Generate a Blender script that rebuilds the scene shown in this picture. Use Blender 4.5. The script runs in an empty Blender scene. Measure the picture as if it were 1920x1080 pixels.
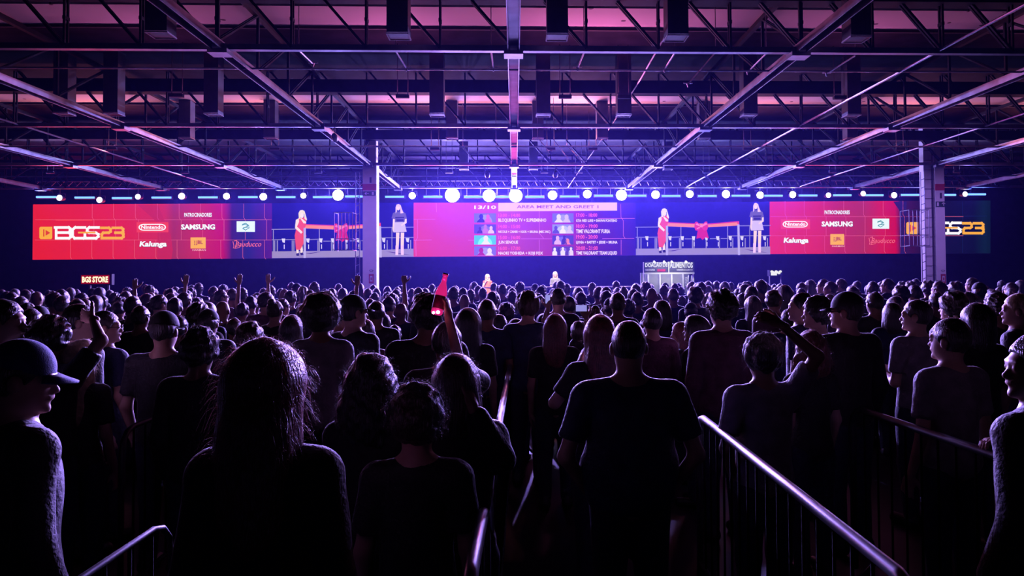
import bpy, math, random
import numpy as np
from mathutils import Vector, Matrix

random.seed(7)
rng = np.random.default_rng(7)
SC = bpy.context.scene
COL = SC.collection
PI = math.pi

# ------------------------------------------------------------------ camera, world, exposure
FPX = 1387.0                       # focal length in pixels of the 1920-wide frame
CX, CY = 1018.0, 486.7             # principal point
CAMZ = 1.9
YAW, PITCH, ROLL = math.atan(53.0 / FPX), math.radians(1.5), math.radians(0.36)
_F = Vector((math.sin(YAW) * math.cos(PITCH), math.cos(YAW) * math.cos(PITCH), math.sin(PITCH)))
_R0 = Vector((math.cos(YAW), -math.sin(YAW), 0))
_U0 = _R0.cross(_F)
_R = _R0 * math.cos(ROLL) - _U0 * math.sin(ROLL)
_U = _U0 * math.cos(ROLL) + _R0 * math.sin(ROLL)
cam_d = bpy.data.cameras.new('camera')
cam_d.sensor_width = 36.0
cam_d.lens = FPX / 1920 * 36
cam_d.shift_x = (960 - CX) / 1920
cam_d.shift_y = (CY - 540) / 1920
cam_d.clip_start = 0.05
cam_d.clip_end = 300
cam = bpy.data.objects.new('camera', cam_d)
COL.objects.link(cam)
m = Matrix((_R, _U, -_F)).transposed().to_4x4()
m.translation = (0, 0, CAMZ)
cam.matrix_world = m
SC.camera = cam

W = bpy.data.worlds.new('hall_dark')
SC.world = W
W.use_nodes = True
W.node_tree.nodes['Background'].inputs[0].default_value = (0.25, 0.12, 0.6, 1)
W.node_tree.nodes['Background'].inputs[1].default_value = 0.0003
SC.view_settings.view_transform = 'Standard'
SC.view_settings.look = 'None'
SC.view_settings.exposure = 0.0
SC.view_settings.gamma = 1.0
SC.cycles.max_bounces = 4
SC.cycles.diffuse_bounces = 1
SC.cycles.glossy_bounces = 1
SC.cycles.transmission_bounces = 4
SC.cycles.volume_bounces = 0
SC.cycles.transparent_max_bounces = 6
SC.cycles.sample_clamp_indirect = 3
SC.cycles.sample_clamp_direct = 20
SC.cycles.caustics_reflective = False
SC.cycles.caustics_refractive = False

HAZE = 0.00040                       # scattering density of the stage haze
SPOT_W = 25000.0                    # power of one full-on stage spotlight
BAR_W = 60.0                       # power of one light bar
LED_W = 230.0                      # spill of one led screen


def P(px, py, Y):
    """point on the plane y = Y of the hall that the camera sees at frame pixel (px, py)"""
    d = _F * FPX + _R * (px - CX) + _U * (CY - py)
    t = Y / d.y
    return Vector((d.x * t, Y, CAMZ + d.z * t))


# ------------------------------------------------------------------ helpers
def tag(o, label=None, cat=None, group=None, kind=None):
    if label: o['label'] = label
    if cat: o['category'] = cat
    if group: o['group'] = group
    if kind: o['kind'] = kind
    return o


def empty(name, loc=(0, 0, 0), rz=0.0):
    o = bpy.data.objects.new(name, None)
    o.empty_display_size = 0.2
    COL.objects.link(o)
    o.location = loc
    o.rotation_euler = (0, 0, rz)
    return o


def copy_tree(o, parent=None):
    c = o.copy()
    COL.objects.link(c)
    c.parent = parent
    for ch in list(o.children):
        if ch.type == 'LIGHT' or not ch.name: pass
        copy_tree(ch, c)
    return c


def mesh_obj(name, verts, faces, mat, parent=None, smooth=False, mats=None, midx=None):
    me = bpy.data.meshes.new(name)
    me.from_pydata([tuple(v) for v in verts], [], [tuple(f) for f in faces])
    if mats:
        for mm in mats: me.materials.append(mm)
        if midx is not None: me.polygons.foreach_set('material_index', np.asarray(midx, dtype=np.int32))
    else:
        me.materials.append(mat)
    if smooth:
        me.polygons.foreach_set('use_smooth', np.ones(len(me.polygons), dtype=bool))
    me.update()
    o = bpy.data.objects.new(name, me)
    COL.objects.link(o)
    if parent: o.parent = parent
    return o


class MB:
    """collects shapes for one mesh object"""
    def __init__(self):
        self.v, self.f = [], []

    def add(self, vs, fs):
        n = len(self.v)
        self.v += [tuple(q) for q in vs]
        self.f += [tuple(i + n for i in q) for q in fs]
        return self

    def box(self, c, s, R=None):
        c = Vector(c)
        vs = []
        for x in (-.5, .5):
            for y in (-.5, .5):
                for z in (-.5, .5):
                    p = Vector((x * s[0], y * s[1], z * s[2]))
                    if R is not None: p = R @ p
                    vs.append(c + p)
        return self.add(vs, [(0, 1, 3, 2), (4, 6, 7, 5), (0, 4, 5, 1), (2, 3, 7, 6), (0, 2, 6, 4), (1, 5, 7, 3)])

    def bar(self, a, b, w, h=None, up=(0, 0, 1)):
        """box beam from a to b, width w (sideways), height h"""
        a, b = Vector(a), Vector(b)
        h = h or w
        d = (b - a)
        L = d.length
        d.normalize()
        u = Vector(up)
        if abs(d.dot(u)) > .98: u = Vector((0, 1, 0))
        s = d.cross(u).normalized()
        u = s.cross(d)
        R = Matrix((s, d, u)).transposed()
        return self.box((a + b) / 2, (w, L, h), R)

    def tube(self, pts, r, n=8, caps=True):
        pts = [Vector(p) for p in pts]
        rs = r if isinstance(r, (list, tuple)) else [r] * len(pts)
        vs, fs = [], []
        ref = Vector((0.13, 0.21, 1)).normalized()
        for i, p in enumerate(pts):
            t = (pts[min(i + 1, len(pts) - 1)] - pts[max(i - 1, 0)]).normalized()
            rr = ref if abs(t.dot(ref)) < .95 else Vector((1, 0, 0))
            s = t.cross(rr).normalized()
            u = s.cross(t)
            for k in range(n):
                a = 2 * PI * k / n
                vs.append(p + (s * math.cos(a) + u * math.sin(a)) * rs[i])
        for i in range(len(pts) - 1):
            for k in range(n):
                fs.append((i * n + k, i * n + (k + 1) % n, (i + 1) * n + (k + 1) % n, (i + 1) * n + k))
        if caps:
            fs.append(tuple(reversed(range(n))))
            fs.append(tuple((len(pts) - 1) * n + k for k in range(n)))
        return self.add(vs, fs)

    def lathe(self, c, prof, n=20, R=None):
        c = Vector(c)
        vs, fs = [], []
        for (r, z) in prof:
            for k in range(n):
                a = 2 * PI * k / n
                p = Vector((r * math.cos(a), r * math.sin(a), z))
                if R is not None: p = R @ p
                vs.append(c + p)
        for i in range(len(prof) - 1):
            for k in range(n):
                fs.append((i * n + k, i * n + (k + 1) % n, (i + 1) * n + (k + 1) % n, (i + 1) * n + k))
        fs.append(tuple(reversed(range(n))))
        fs.append(tuple((len(prof) - 1) * n + k for k in range(n)))
        return self.add(vs, fs)

    def build(self, name, mat, parent=None, smooth=False):
        return mesh_obj(name, self.v, self.f, mat, parent, smooth)


def srgb(r, g, b):
    f = lambda c: (c / 255) / 12.92 if c / 255 <= .04045 else ((c / 255 + .055) / 1.055) ** 2.4
    return (f(r), f(g), f(b), 1)


def mat_surface(name, col, rough=.6, metal=0.0, scale=8.0, amt=.25, bump=0.0, sheen=0.0, spec=.5, bscale=None, trans=0.0, stretch=1.0):
    """principled surface whose colour and relief vary with procedural noise"""
    mt = bpy.data.materials.new(name)
    mt.use_nodes = True
    nt = mt.node_tree
    b = nt.nodes['Principled BSDF']
    tc = nt.nodes.new('ShaderNodeTexCoord')
    no = nt.nodes.new('ShaderNodeTexNoise')
    no.inputs['Scale'].default_value = scale
    no.inputs['Detail'].default_value = 2
    nt.links.new(tc.outputs['Object'], no.inputs['Vector'])
    rp = nt.nodes.new('ShaderNodeValToRGB')
    c = np.array(col[:3])
    lo, hi = c * (1 - amt), np.minimum(c * (1 + amt), 1)
    rp.color_ramp.elements[0].color = (*lo, 1)
    rp.color_ramp.elements[1].color = (*hi, 1)
    rp.color_ramp.elements[0].position = .3
    rp.color_ramp.elements[1].position = .7
    nt.links.new(no.outputs['Fac'], rp.inputs['Fac'])
    nt.links.new(rp.outputs['Color'], b.inputs['Base Color'])
    b.inputs['Roughness'].default_value = rough
    b.inputs['Metallic'].default_value = metal
    b.inputs['Specular IOR Level'].default_value = spec
    if sheen:
        b.inputs['Sheen Weight'].default_value = sheen
        b.inputs['Sheen Roughness'].default_value = .28
    if trans:
        b.inputs['Transmission Weight'].default_value = trans
    if bump:
        n2 = nt.nodes.new('ShaderNodeTexNoise')
        n2.inputs['Scale'].default_value = bscale or scale * 4
        n2.inputs['Detail'].default_value = 2
        mp = nt.nodes.new('ShaderNodeMapping')
        mp.inputs['Scale'].default_value = (1, 1, stretch)
        nt.links.new(tc.outputs['Object'], mp.inputs['Vector'])
        nt.links.new(mp.outputs[0], n2.inputs['Vector'])
        bp = nt.nodes.new('ShaderNodeBump')
        bp.inputs['Strength'].default_value = bump
        bp.inputs['Distance'].default_value = .02
        nt.links.new(n2.outputs['Fac'], bp.inputs['Height'])
        nt.links.new(bp.outputs['Normal'], b.inputs['Normal'])
    return mt


def mat_emit(name, col, s=1.0, sample=False):
    mt = bpy.data.materials.new(name)
    mt.use_nodes = True
    nt = mt.node_tree
    nt.nodes.remove(nt.nodes['Principled BSDF'])
    e = nt.nodes.new('ShaderNodeEmission')
    e.inputs[0].default_value = col if len(col) == 4 else (*col, 1)
    e.inputs[1].default_value = s
    nt.links.new(e.outputs[0], nt.nodes['Material Output'].inputs[0])
    mt.cycles.emission_sampling = 'FRONT' if sample else 'NONE'
    return mt


M = {}
M['steel'] = mat_surface('galvanised_steel', (.30, .30, .34), .36, .8, 3, .25)
M['steel_dark'] = mat_surface('painted_truss_steel', (.012, .012, .016), .7, 0, 3, .3, spec=.15)
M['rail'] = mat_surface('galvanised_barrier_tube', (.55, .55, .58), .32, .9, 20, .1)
M['rail_bar_shaded'] = mat_surface('shaded_barrier_bar', (.008, .008, .01), .9, 0, 20, .2, spec=.04)  # near black: shade of the people in front is put into the colour
M['rail_dim'] = mat_surface('dim_barrier_tube', (.06, .06, .07), .5, .6, 20, .2)  # darker copy of the barrier tube, its dimness put into the colour
M['black'] = mat_surface('matt_black_housing', (.02, .02, .022), .6, 0, 10, .3)
M['roof'] = mat_surface('dark_roof_sheet', (.012, .010, .016), .9, 0, 2, .4, spec=.1)
M['floor'] = mat_surface('polished_concrete', (.02, .02, .022), .5, 0, 1.5, .3, .1)
M['wall'] = mat_surface('dark_hall_wall', (.02, .02, .024), .85, 0, 1.0, .3)
M['drape'] = mat_surface('black_stage_drape', (.006, .006, .01), .95, 0, 3, .3, .2)
M['column'] = mat_surface('white_painted_column', (.72, .70, .70), .55, 0, 2, .06)
M['duct'] = mat_surface('grey_duct_sheet', (.08, .08, .09), .5, .3, 5, .15)
M['skin_a'] = mat_surface('skin_light', (.52, .32, .24), .5, 0, 12, .1)
M['skin_b'] = mat_surface('skin_brown', (.26, .14, .09), .5, 0, 12, .1)
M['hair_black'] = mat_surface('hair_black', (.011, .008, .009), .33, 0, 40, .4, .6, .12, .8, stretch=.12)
M['hair_brown'] = mat_surface('hair_brown', (.05, .028, .02), .33, 0, 40, .4, .6, .12, .8, stretch=.12)
M['hair_red'] = mat_surface('hair_auburn', (.2, .055, .05), .33, 0, 40, .4, .6, .12, .8, stretch=.12)
M['hair_blonde'] = mat_surface('hair_blonde', (.55, .40, .24), .42, 0, 40, .25, .4, .3, stretch=.12)
M['cloth_black'] = mat_surface('black_cotton', (.018, .018, .022), .7, 0, 15, .3, .35, .3)
M['cloth_navy'] = mat_surface('navy_cotton', (.018, .024, .08), .7, 0, 15, .3, .35, .3)
M['cloth_maroon'] = mat_surface('maroon_cotton', (.12, .04, .075), .7, 0, 15, .3, .35, .3)
M['cloth_grey'] = mat_surface('grey_cotton', (.2, .18, .2), .75, 0, 15, .2, .35, .3)
M['cloth_white'] = mat_surface('white_cotton', (.62, .6, .62), .85, 0, 15, .1, .35, .15)
M['cloth_red'] = mat_surface('red_orange_cloth', (.75, .10, .05), .8, 0, 15, .15, .3)
M['denim'] = mat_surface('dark_denim', (.025, .03, .06), .85, 0, 30, .3, .3)
M['shoe'] = mat_surface('black_shoe_rubber', (.015, .015, .016), .5, 0, 20, .3)
M['cap'] = mat_surface('blue_cap_twill', (.03, .05, .16), .8, 0, 60, .2, .3, .2)
M['cap_black'] = mat_surface('black_cap_twill', (.02, .02, .025), .8, 0, 60, .2, .3, .2)
M['glasses'] = mat_surface('glasses_frame', (.05, .05, .05), .25, .3, 10, .1)
M['screen_back'] = mat_surface('led_cabinet', (.02, .02, .02), .6, .2, 4, .2)


def em(name, rgb, s=1.0):
    k = 'e_' + name
    if k not in M: M[k] = mat_emit(name, srgb(*rgb), s)
    return M[k]


# ------------------------------------------------------------------ room shell
def slab(name, x0, x1, y0, y1, z0, z1, mat):
    o = MB().box(((x0 + x1) / 2, (y0 + y1) / 2, (z0 + z1) / 2), (x1 - x0, y1 - y0, z1 - z0)).build(name, mat)
    return tag(o, kind='structure')


H = 4.1                              # underside of the roof beams above the camera
ZB = CAMZ + H                        # 6.0 m
ZR = CAMZ + 6.15                     # roof sheet
YLED = 35.0
slab('floor', -34, 34, -18, 38.4, -.2, 0, M['floor'])
slab('wall_back', -34, 34, 38, 38.4, 0, ZR + 1, M['wall'])
slab('wall_left', -34.4, -34, -18, 38.4, 0, ZR + 1, M['wall'])
slab('wall_right', 34, 34.4, -18, 38.4, 0, ZR + 1, M['wall'])
slab('wall_rear', -34, 34, -18.4, -18, 0, ZR + 1, M['drape'])
slab('ceiling', -34, 34, -18, 38.4, ZR + .6, ZR + .8, M['roof'])
# white boarded ceiling wells with small dark fixing marks
mt = mat_surface('ceiling_board', (.80, .77, .76), .75, 0, .6, .06)
nt = mt.node_tree
tc = nt.nodes.new('ShaderNodeTexCoord')
vo = nt.nodes.new('ShaderNodeTexVoronoi')
vo.inputs['Scale'].default_value = 1.3
vo.inputs['Randomness'].default_value = .25
mpg = nt.nodes.new('ShaderNodeMapping')
mpg.inputs['Scale'].default_value = (1, 1.0, 0)
nt.links.new(tc.outputs['Object'], mpg.inputs['Vector'])
nt.links.new(mpg.outputs[0], vo.inputs['Vector'])
lt = nt.nodes.new('ShaderNodeMath'); lt.operation = 'GREATER_THAN'; lt.inputs[1].default_value = .07
nt.links.new(vo.outputs['Distance'], lt.inputs[0])
mx = nt.nodes.new('ShaderNodeMix'); mx.data_type = 'RGBA'
b = nt.nodes['Principled BSDF']
src = b.inputs['Base Color'].links[0].from_socket
mx.inputs[6].default_value = (.08, .05, .06, 1)
nt.links.new(lt.outputs[0], mx.inputs[0]); nt.links.new(src, mx.inputs[7]); nt.links.new(mx.outputs[2], b.inputs['Base Color'])
M['board'] = mt
M['fascia'] = mat_surface('roof_fascia', (.05, .035, .04), .8, 0, 2, .3)
wells = [(14.7, 15.85), (21.6, 22.85), (27.0, 27.95)]
slab('ceiling', -34, 34, -18, 38, CAMZ + 5.5, CAMZ + 5.62, M['roof'])
WELLC = [(.85, .16, .5), (1, .25, .34), (.42, .40, 1)]
WELLE = [42, 120, 105]
for i, (a, c) in enumerate(wells):
    slab('ceiling', -26, 26, a, c, CAMZ + 5.44, CAMZ + 5.5, M['board'])
    slab('trim_%d' % (i + 1), -26, 26, c, c + .05, CAMZ + 5.38, CAMZ + 5.5, M['fascia'])
    for k in range(-4, 5):  # invented flood lamps, added to brighten the board strips
        x = k * 5.15 + 2.57 * (1 if k < 0 else (-1 if k > 0 else 0)) + (1.2 if k == 0 else 0)
        t = empty('added_uplight', (x, (a + c) / 2 + 1.9, CAMZ + 4.26))
        tag(t, 'added flood lamp on a roof pipe lighting the %s ceiling strip, %s from the left' % (['nearest', 'middle', 'farthest'][i], ['first', 'second', 'third', 'fourth', 'fifth', 'sixth', 'seventh', 'eighth', 'ninth'][k + 4]), 'flood lamp', 'added flood lamps under the ceiling strips')
        MB().box((0, 0, 0), (.3, .1, .08)).build('housing', M['black'], t)
        MB().tube([(-.12, .02, 0), (-.12, .02, 1.25)], .01, 5).tube([(.12, .02, 0), (.12, .02, 1.25)], .01, 5).build('hanger', M['black'], t)
        ld = bpy.data.lights.new('flood', 'AREA'); ld.shape = 'RECTANGLE'; ld.size = 1.6; ld.size_y = .06
        ld.energy = WELLE[i] * (1.0 if abs(k) < 2 else .55) * (.6 if i == 0 and abs(k) > 2 else 1); ld.color = WELLC[i]
        lo = bpy.data.objects.new('flood', ld); COL.objects.link(lo); lo.parent = t
        lo.location = (0, -.02, .06)
        lo.rotation_euler = Vector((0, -1.6, 1.25)).to_track_quat('-Z', 'Y').to_euler()

ORD = ['first', 'second', 'third', 'fourth', 'fifth', 'sixth', 'seventh', 'eighth', 'ninth', 'tenth', 'eleventh', 'twelfth', 'thirteenth',
       'fourteenth', 'fifteenth', 'sixteenth', 'seventeenth', 'eighteenth', 'nineteenth', 'twentieth', 'twenty-first', 'twenty-second',
       'twenty-third', 'twenty-fourth', 'twenty-fifth', 'twenty-sixth', 'twenty-seventh', 'twenty-eighth']

# ------------------------------------------------------------------ roof steel
BAY, HALF = 5.15, 26.0
TR = [13.1, 19.7, 26.3, 32.9]
_vs = MB().bar((0, -.05, 0), (0, -.05, 1.5), .035).bar((0, .05, 0), (0, .05, 1.5), .035).box((0, 0, .5), (.05, .14, .06))
_ds = MB().bar((0, -.04, 0), (1.29, -.04, 1.5), .045).bar((0, .04, 0), (1.29, .04, 1.5), .045)


def roof_truss(y, i):
    t = empty('roof_truss', (0, y, ZB))
    tag(t, 'dark steel lattice truss across the hall under the roof, %s from the front' % ORD[i], 'truss', 'lattice trusses across the hall')
    MB().bar((-HALF, 0, 0), (HALF, 0, 0), .12, .10).build('bottom_chord', M['steel'], t)
    MB().bar((-HALF, 0, 1.02), (HALF, 0, 1.02), .34, .34).build('top_beam', M['steel_dark'], t)
    v0 = d0 = None
    n = 40
    for k in range(n):
        x = -HALF + k * 2 * HALF / n
        if v0 is None:
            v0 = _vs.build('vertical_strut', M['steel_dark'], t); d0 = _ds.build('diagonal_brace', M['steel_dark'], t)
            v, d = v0, d0
        else:
            v = v0.copy(); d = d0.copy(); COL.objects.link(v); COL.objects.link(d)
        v.location = (x, 0, 0)
        d.location = (x, 0, 0)
        if x < -1: d.location = (x + 1.3, 0, 0); d.scale = (-1, 1, 1)
    return t


for i, y in enumerate(TR): roof_truss(y, i)
# lighter cross purlins
for i, y in enumerate([14.4, 22.8, 29.4]):
    o = MB().tube([(-HALF, y, ZB), (HALF, y, ZB)], .03 if i else .02).build('roof_pipe', M['steel'])
    tag(o, 'thin steel pipe running across the hall under the roof, %s from the front' % ORD[i], 'pipe', 'cross pipes under the roof')
# beams along the hall with their lattice above
BN = {-4: 'outermost left', -3: 'third left of the middle', -2: 'second left of the middle', -1: 'first left of the middle', 0: 'in the middle',
      1: 'first right of the middle', 2: 'second right of the middle', 3: 'third right of the middle', 4: 'outermost right'}
for k in range(-4, 5):
    x = k * BAY
    t = empty('roof_beam', (x, 0, ZB))
    tag(t, 'long steel roof beam running towards the stage, the one %s' % BN[k], 'beam', 'roof beams along the hall')
    wz = .09 if k else .1
    MB().bar((-wz, 2, 0), (-wz, 33.5, 0), .016, .14).bar((wz, 2, 0), (wz, 33.5, 0), .016, .14).build('flange', M['steel'], t)
    MB().bar((0, 2, .05), (0, 33.5, .05), 2 * wz - .02, .02).build('web_plate', M['steel'] if k == 0 else M['steel_dark'], t)  # shade put into the outer plates' material; the middle plate keeps a lit tone
    for j, y in enumerate(TR):
        MB().box((0, y, -.05), (.34, .3, .16)).tube([(-.06, y - .17, -.02), (.06, y - .17, -.02)], .05).build('joint_plate', M['steel'], t)
    if k:
        for j in range(16):
            y = 3.0 + j * 2.0
            mb = MB().bar((0, y, .1), (0, y, 1.2), .05)
            mb.bar((-.03, y, .1), (-.03, y + 1.9, 1.2), .035).bar((.03, y, .1), (.03, y + 1.9, 1.2), .035)
            mb.build('lattice_brace', M['steel_dark'], t)
        MB().bar((0, 2, 1.25), (0, 33, 1.25), .1, .1).build('top_chord', M['steel_dark'], t)
for (x, n) in ((1.5 * BAY, 'right of the first right beam'), (-2.5 * BAY, 'left of the second left beam'), (2.5 * BAY, 'right of the second right beam')):
    o = MB().tube([(x, 6, ZB), (x, 33, ZB)], .025).build('ceiling_pipe', M['steel'])
    tag(o, 'thin pipe running towards the stage %s' % n, 'pipe')
# sprinkler drops below the roof
for i, (a, c, yy) in enumerate([((921, 97), (925, 128), 13.4), ((1095, 98), (1083, 128), 13.4), ((1266, 98), (1246, 130), 13.4), ((742, 96), (762, 128), 13.4),
                                ((560, 94), (587, 120), 13.4), ((1342, 98), (1290, 158), 13.6), ((1437, 100), (1402, 135), 13.6), ((1604, 104), (1550, 138), 13.6),
                                ((1008, 258), (1030, 285), 22), ((1038, 262), (1066, 300), 22), ((1063, 274), (1092, 303), 22.8), ((868, 274), (890, 303), 22.8), ((930, 276), (957, 302), 22.8)]):
    A, B = P(*a, yy), P(*c, yy + .9)
    mb = MB().tube([A, B], .016, 6).tube([A, Vector((A.x, A.y, CAMZ + 5.43))], .008, 5)
    mb.tube([B + Vector((-.09, 0, .02)), B + Vector((.09, 0, .02))], .012, 5).tube([B + Vector((0, 0, .02)), B + Vector((0, 0, -.06))], [.03, .012], 6)
    o = mb.build('sprinkler_drop', M['steel'])
    o['group'] = 'pipe drops below the roof'
    side = 'left' if a[0] < 960 else 'right'
    tag(o, '%s thin pipe drop with a sprinkler end below the roof, counted from the left' % ORD[sorted([921, 1095, 1266, 742, 560, 1342, 1437, 1604, 1008, 1038, 1063, 868, 930]).index(a[0])], 'sprinkler')
# air ducts that drop through the roof lattice
dk = [(300, 12.0), (748, 12.0), (1046, 12.0), (1270, 12.0), (1610, 12.0), (120, 18.0), (213, 18.0), (400, 18.0), (820, 18.0), (1019, 18.0), (1170, 18.0), (1405, 18.0), (1598, 18.0),
      (350, 22.6), (508, 22.6), (848, 22.6), (1009, 22.6), (1129, 22.6), (1320, 22.6), (1595, 22.6), (870, 29), (1000, 29), (1252, 29)]
rows = {12.0: 'nearest row', 18.0: 'second row', 22.6: 'third row', 29: 'farthest row'}
cnt = {}
for (px, yy) in dk:
    k = cnt[yy] = cnt.get(yy, 0) + 1
    zb = {12.0: 3.95, 18.0: 4.0, 22.6: 4.3, 29: 4.3}[yy] + CAMZ
    x = P(px, 300, yy).x
    t = empty('air_duct', (x, yy, zb))
    tag(t, 'square grey air duct hanging below the roof, %s of the %s from the left' % (ORD[k - 1], rows[yy]), 'air duct', 'air ducts hanging under the roof')
    w = .34
    MB().box((0, 0, .8), (w, w, 1.56)).build('shaft', M['duct'], t)
    mb = MB()
    for s in (-1, 1):
        mb.bar((s * w / 2, -w / 2, 0), (s * w / 2, w / 2, 0), .02).bar((-w / 2, s * w / 2, 0), (w / 2, s * w / 2, 0), .02)
    mb.build('outlet_rim', M['column'], t)
# hanging cable
pts = [P(1247, 68, 12.6), P(1200, 150, 17), P(1150, 230, 22), P(1112, 285, 26), P(1083, 325, 29.5), P(1065, 352, 31.5)]
tag(MB().tube(pts, .016, 6).build('hanging_cable', M['column']), 'white cable hanging from the roof towards the stage, right of the middle beam', 'cable')

# ------------------------------------------------------------------ columns with ladder
M['band_red'] = mat_surface('red_painted_band', (.42, .02, .05), .5, 0, 4, .1)
M['sign_green'] = mat_surface('dark_green_sign', (.02, .05, .05), .5, 0, 4, .1)
M['white_paint'] = mat_surface('white_print', (.75, .75, .75), .5, 0, 4, .05)
M['dark_print'] = mat_surface('dark_print', (.05, .03, .06), .5, 0, 4, .05)


def text_mesh(name, s, mat, parent, M4, w, h, bold=.0, align=0):
    """flat lettering scaled to exactly w x h; M4 maps (x right, y up, 0) to the world / parent frame"""
    cu = bpy.data.curves.new(name, 'FONT')
    cu.body = s
    cu.offset = bold
    cu.resolution_u = 2
    tmp = bpy.data.objects.new('tmp', cu)
    me = bpy.data.meshes.new_from_object(tmp)
    bpy.data.objects.remove(tmp)
    bpy.data.curves.remove(cu)
    n = len(me.vertices)
    co = np.empty(n * 3)
    me.vertices.foreach_get('co', co)
    co = co.reshape(-1, 3)
    mn, mx_ = co.min(0), co.max(0)
    co = (co - mn) / np.maximum(mx_ - mn, 1e-6)
    co[:, 0] *= w
    co[:, 1] *= h
    co[:, 2] = 0
    A = np.array(M4)
    co = co @ A[:3, :3].T + A[:3, 3]
    me.vertices.foreach_set('co', co.ravel())
    me.name = name
    me.materials.clear()
    me.materials.append(mat)
    me.update()
    o = bpy.data.objects.new(name, me)
    COL.objects.link(o)
    o.parent = parent
    return o


def front(x, y, z):
    """frame of a plate that faces the audience (-Y), origin at its lower left"""
    return Matrix(((1, 0, 0, x), (0, 0, -1, y), (0, 1, 0, z), (0, 0, 0, 1)))


def column(px0, px1, Y, label, ladder_w, second):
    a, c = P(px0, 420, Y), P(px1, 420, Y)
    w = c.x - a.x
    xm = (a.x + c.x) / 2
    t = empty('column', (xm, Y + w / 2, 0))
    tag(t, label, 'column')
    def zz(py): return P((px0 + px1) / 2, py, Y).z
    top = CAMZ + 5.5
    f = -w / 2
    MB().box((0, 0, zz(306) / 2), (w, w, zz(306))).build('shaft', M['column'], t)
    MB().box((0, .05, (zz(306) + top) / 2), (w * .86, w * .8, top - zz(306))).build('upper_shaft', M['column'], t)
    if second:
        o = MB().box((-w / 2 - .17, .12, top / 2), (.32, w * .8, top)).build('side_casing', M['column'], t)
        mb = MB()
        for k in range(20): mb.box((-w / 2 - .17, -w * .28, .35 * k + .2), (.33, .01, .015))
        mb.bar((-w / 2 - .05, -w * .3, 1.6), (-w / 2 - .05, -w * .3, 6.5), .03).build('casing_joints', M['dark_print'], t)
    MB().box((0, f - .006, (zz(345) + zz(357)) / 2), (w * 1.01, .012, zz(345) - zz(357))).build('red_band', M['band_red'], t)['label'] = 'dark red painted band'
    s = .004
    text_mesh('numeral', '1', M['dark_print'], t, front(.0, f - .01 - s, zz(372) if second else zz(343)), .07, .2, .02)
    sy = (zz(388), zz(378)) if second else (zz(367), zz(359))
    sg = MB().box((0, f - .02, sum(sy) / 2), (w * .95, .03, sy[1] - sy[0])).build('exit_sign', M['sign_green'], t)
    h = sy[1] - sy[0]
    zc = sum(sy) / 2
    mb = MB()
    yf = f - .038
    if second:
        mb.bar((.11, yf, zc - h * .3), (.11, yf, zc + h * .3), .02, .005, up=(0, 1, 0)).bar((.11, yf, zc + h * .3), (.05, yf, zc + h * .08), .02, .005, up=(0, 1, 0)).bar((.11, yf, zc + h * .3), (.17, yf, zc + h * .08), .02, .005, up=(0, 1, 0))
    else:
        mb.bar((-.16, yf, zc), (-.02, yf, zc), .02, .005, up=(0, 1, 0)).bar((-.16, yf, zc), (-.1, yf, zc + .05), .02, .005, up=(0, 1, 0)).bar((-.16, yf, zc), (-.1, yf, zc - .05), .02, .005, up=(0, 1, 0))
    x0 = -.1 if second else .12
    mb.box((x0, yf, zc), (.07, .004, h * .7)).box((x0 + .01, yf - .003, zc + h * .2), (.02, .003, .02))
    mb.build('pictogram', M['white_paint'], sg)
    e0, e1 = zz(531), zz(514)
    p = MB().box((.06, f - .012, (e0 + e1) / 2), (.17, .02, e1 - e0)).build('extinguisher_sign', M['band_red'], t)
    MB().box((.06, f - .026, (e0 + e1) / 2), (.09, .006, (e1 - e0) * .62)).build('sign_frame', M['white_paint'], p)
    MB().lathe((.06, f - .032, (e0 + e1) / 2 - .06), [(.02, 0), (.022, .09), (.008, .11)], 8).build('extinguisher_icon', M['band_red'], p)
    MB().tube([(.06 + .06 * math.cos(q) * (1 + .2 * math.sin(3 * q)), f - .008, e1 + .12 + .03 * math.sin(q)) for q in [k * PI / 8 for k in range(17)]], .007, 5).build('painted_mark', M['dark_print'], t)
    # ladder on the left face
    lx = -w / 2 - (.42 if second else .1)
    mb = MB()
    y0 = f - .05
    for dx in (-.14, .0):
        mb.tube([(lx + dx, y0, 0), (lx + dx, y0, ZB - .3)], .014, 6)
    ld = mb.build('ladder_rail', M['steel'], t)
    mb = MB()
    for k in range(int((ZB - .6) / .3)):
        mb.tube([(lx - .14, y0, .3 + k * .3), (lx + .0, y0, .36 + k * .3)], .012, 6)
    mb.build('ladder_rung', M['steel'], ld)
    # cage basket beside the ladder
    gx0 = lx - .14
    gx1 = gx0 - (.72 if second else .62)
    za, zb_ = zz(462 if second else 470), zz(396 if second else 401)
    mb = MB()
    for k in range(6):
        gx = gx0 + (gx1 - gx0) * k / 5
        for yy in ((y0 - .5, y0 + .1) if k in (0, 5) else (y0 - .5,)):
            mb.tube([(gx, yy, za), (gx, yy, zb_)], .012, 6)
    for z in (za, (za * .7 + zb_ * .3), zb_):
        mb.tube([(gx0, y0 + .1, z), (gx0, y0 - .5, z), (gx1, y0 - .5, z), (gx1, y0 + .1, z)], .014, 6)
    mb.build('service_cage', M['steel'], t)
    return t


column(680, 706, 26.3, 'white square column with ladder left of the schedule screen', .1, False)
column(1754.5, 1772, 26.3, 'white column with side casing and cage in front of the right sponsor screen', .2, True)
for (x, n) in ((-15.45, 'left'), (-25, 'far left')):
    pass

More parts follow.
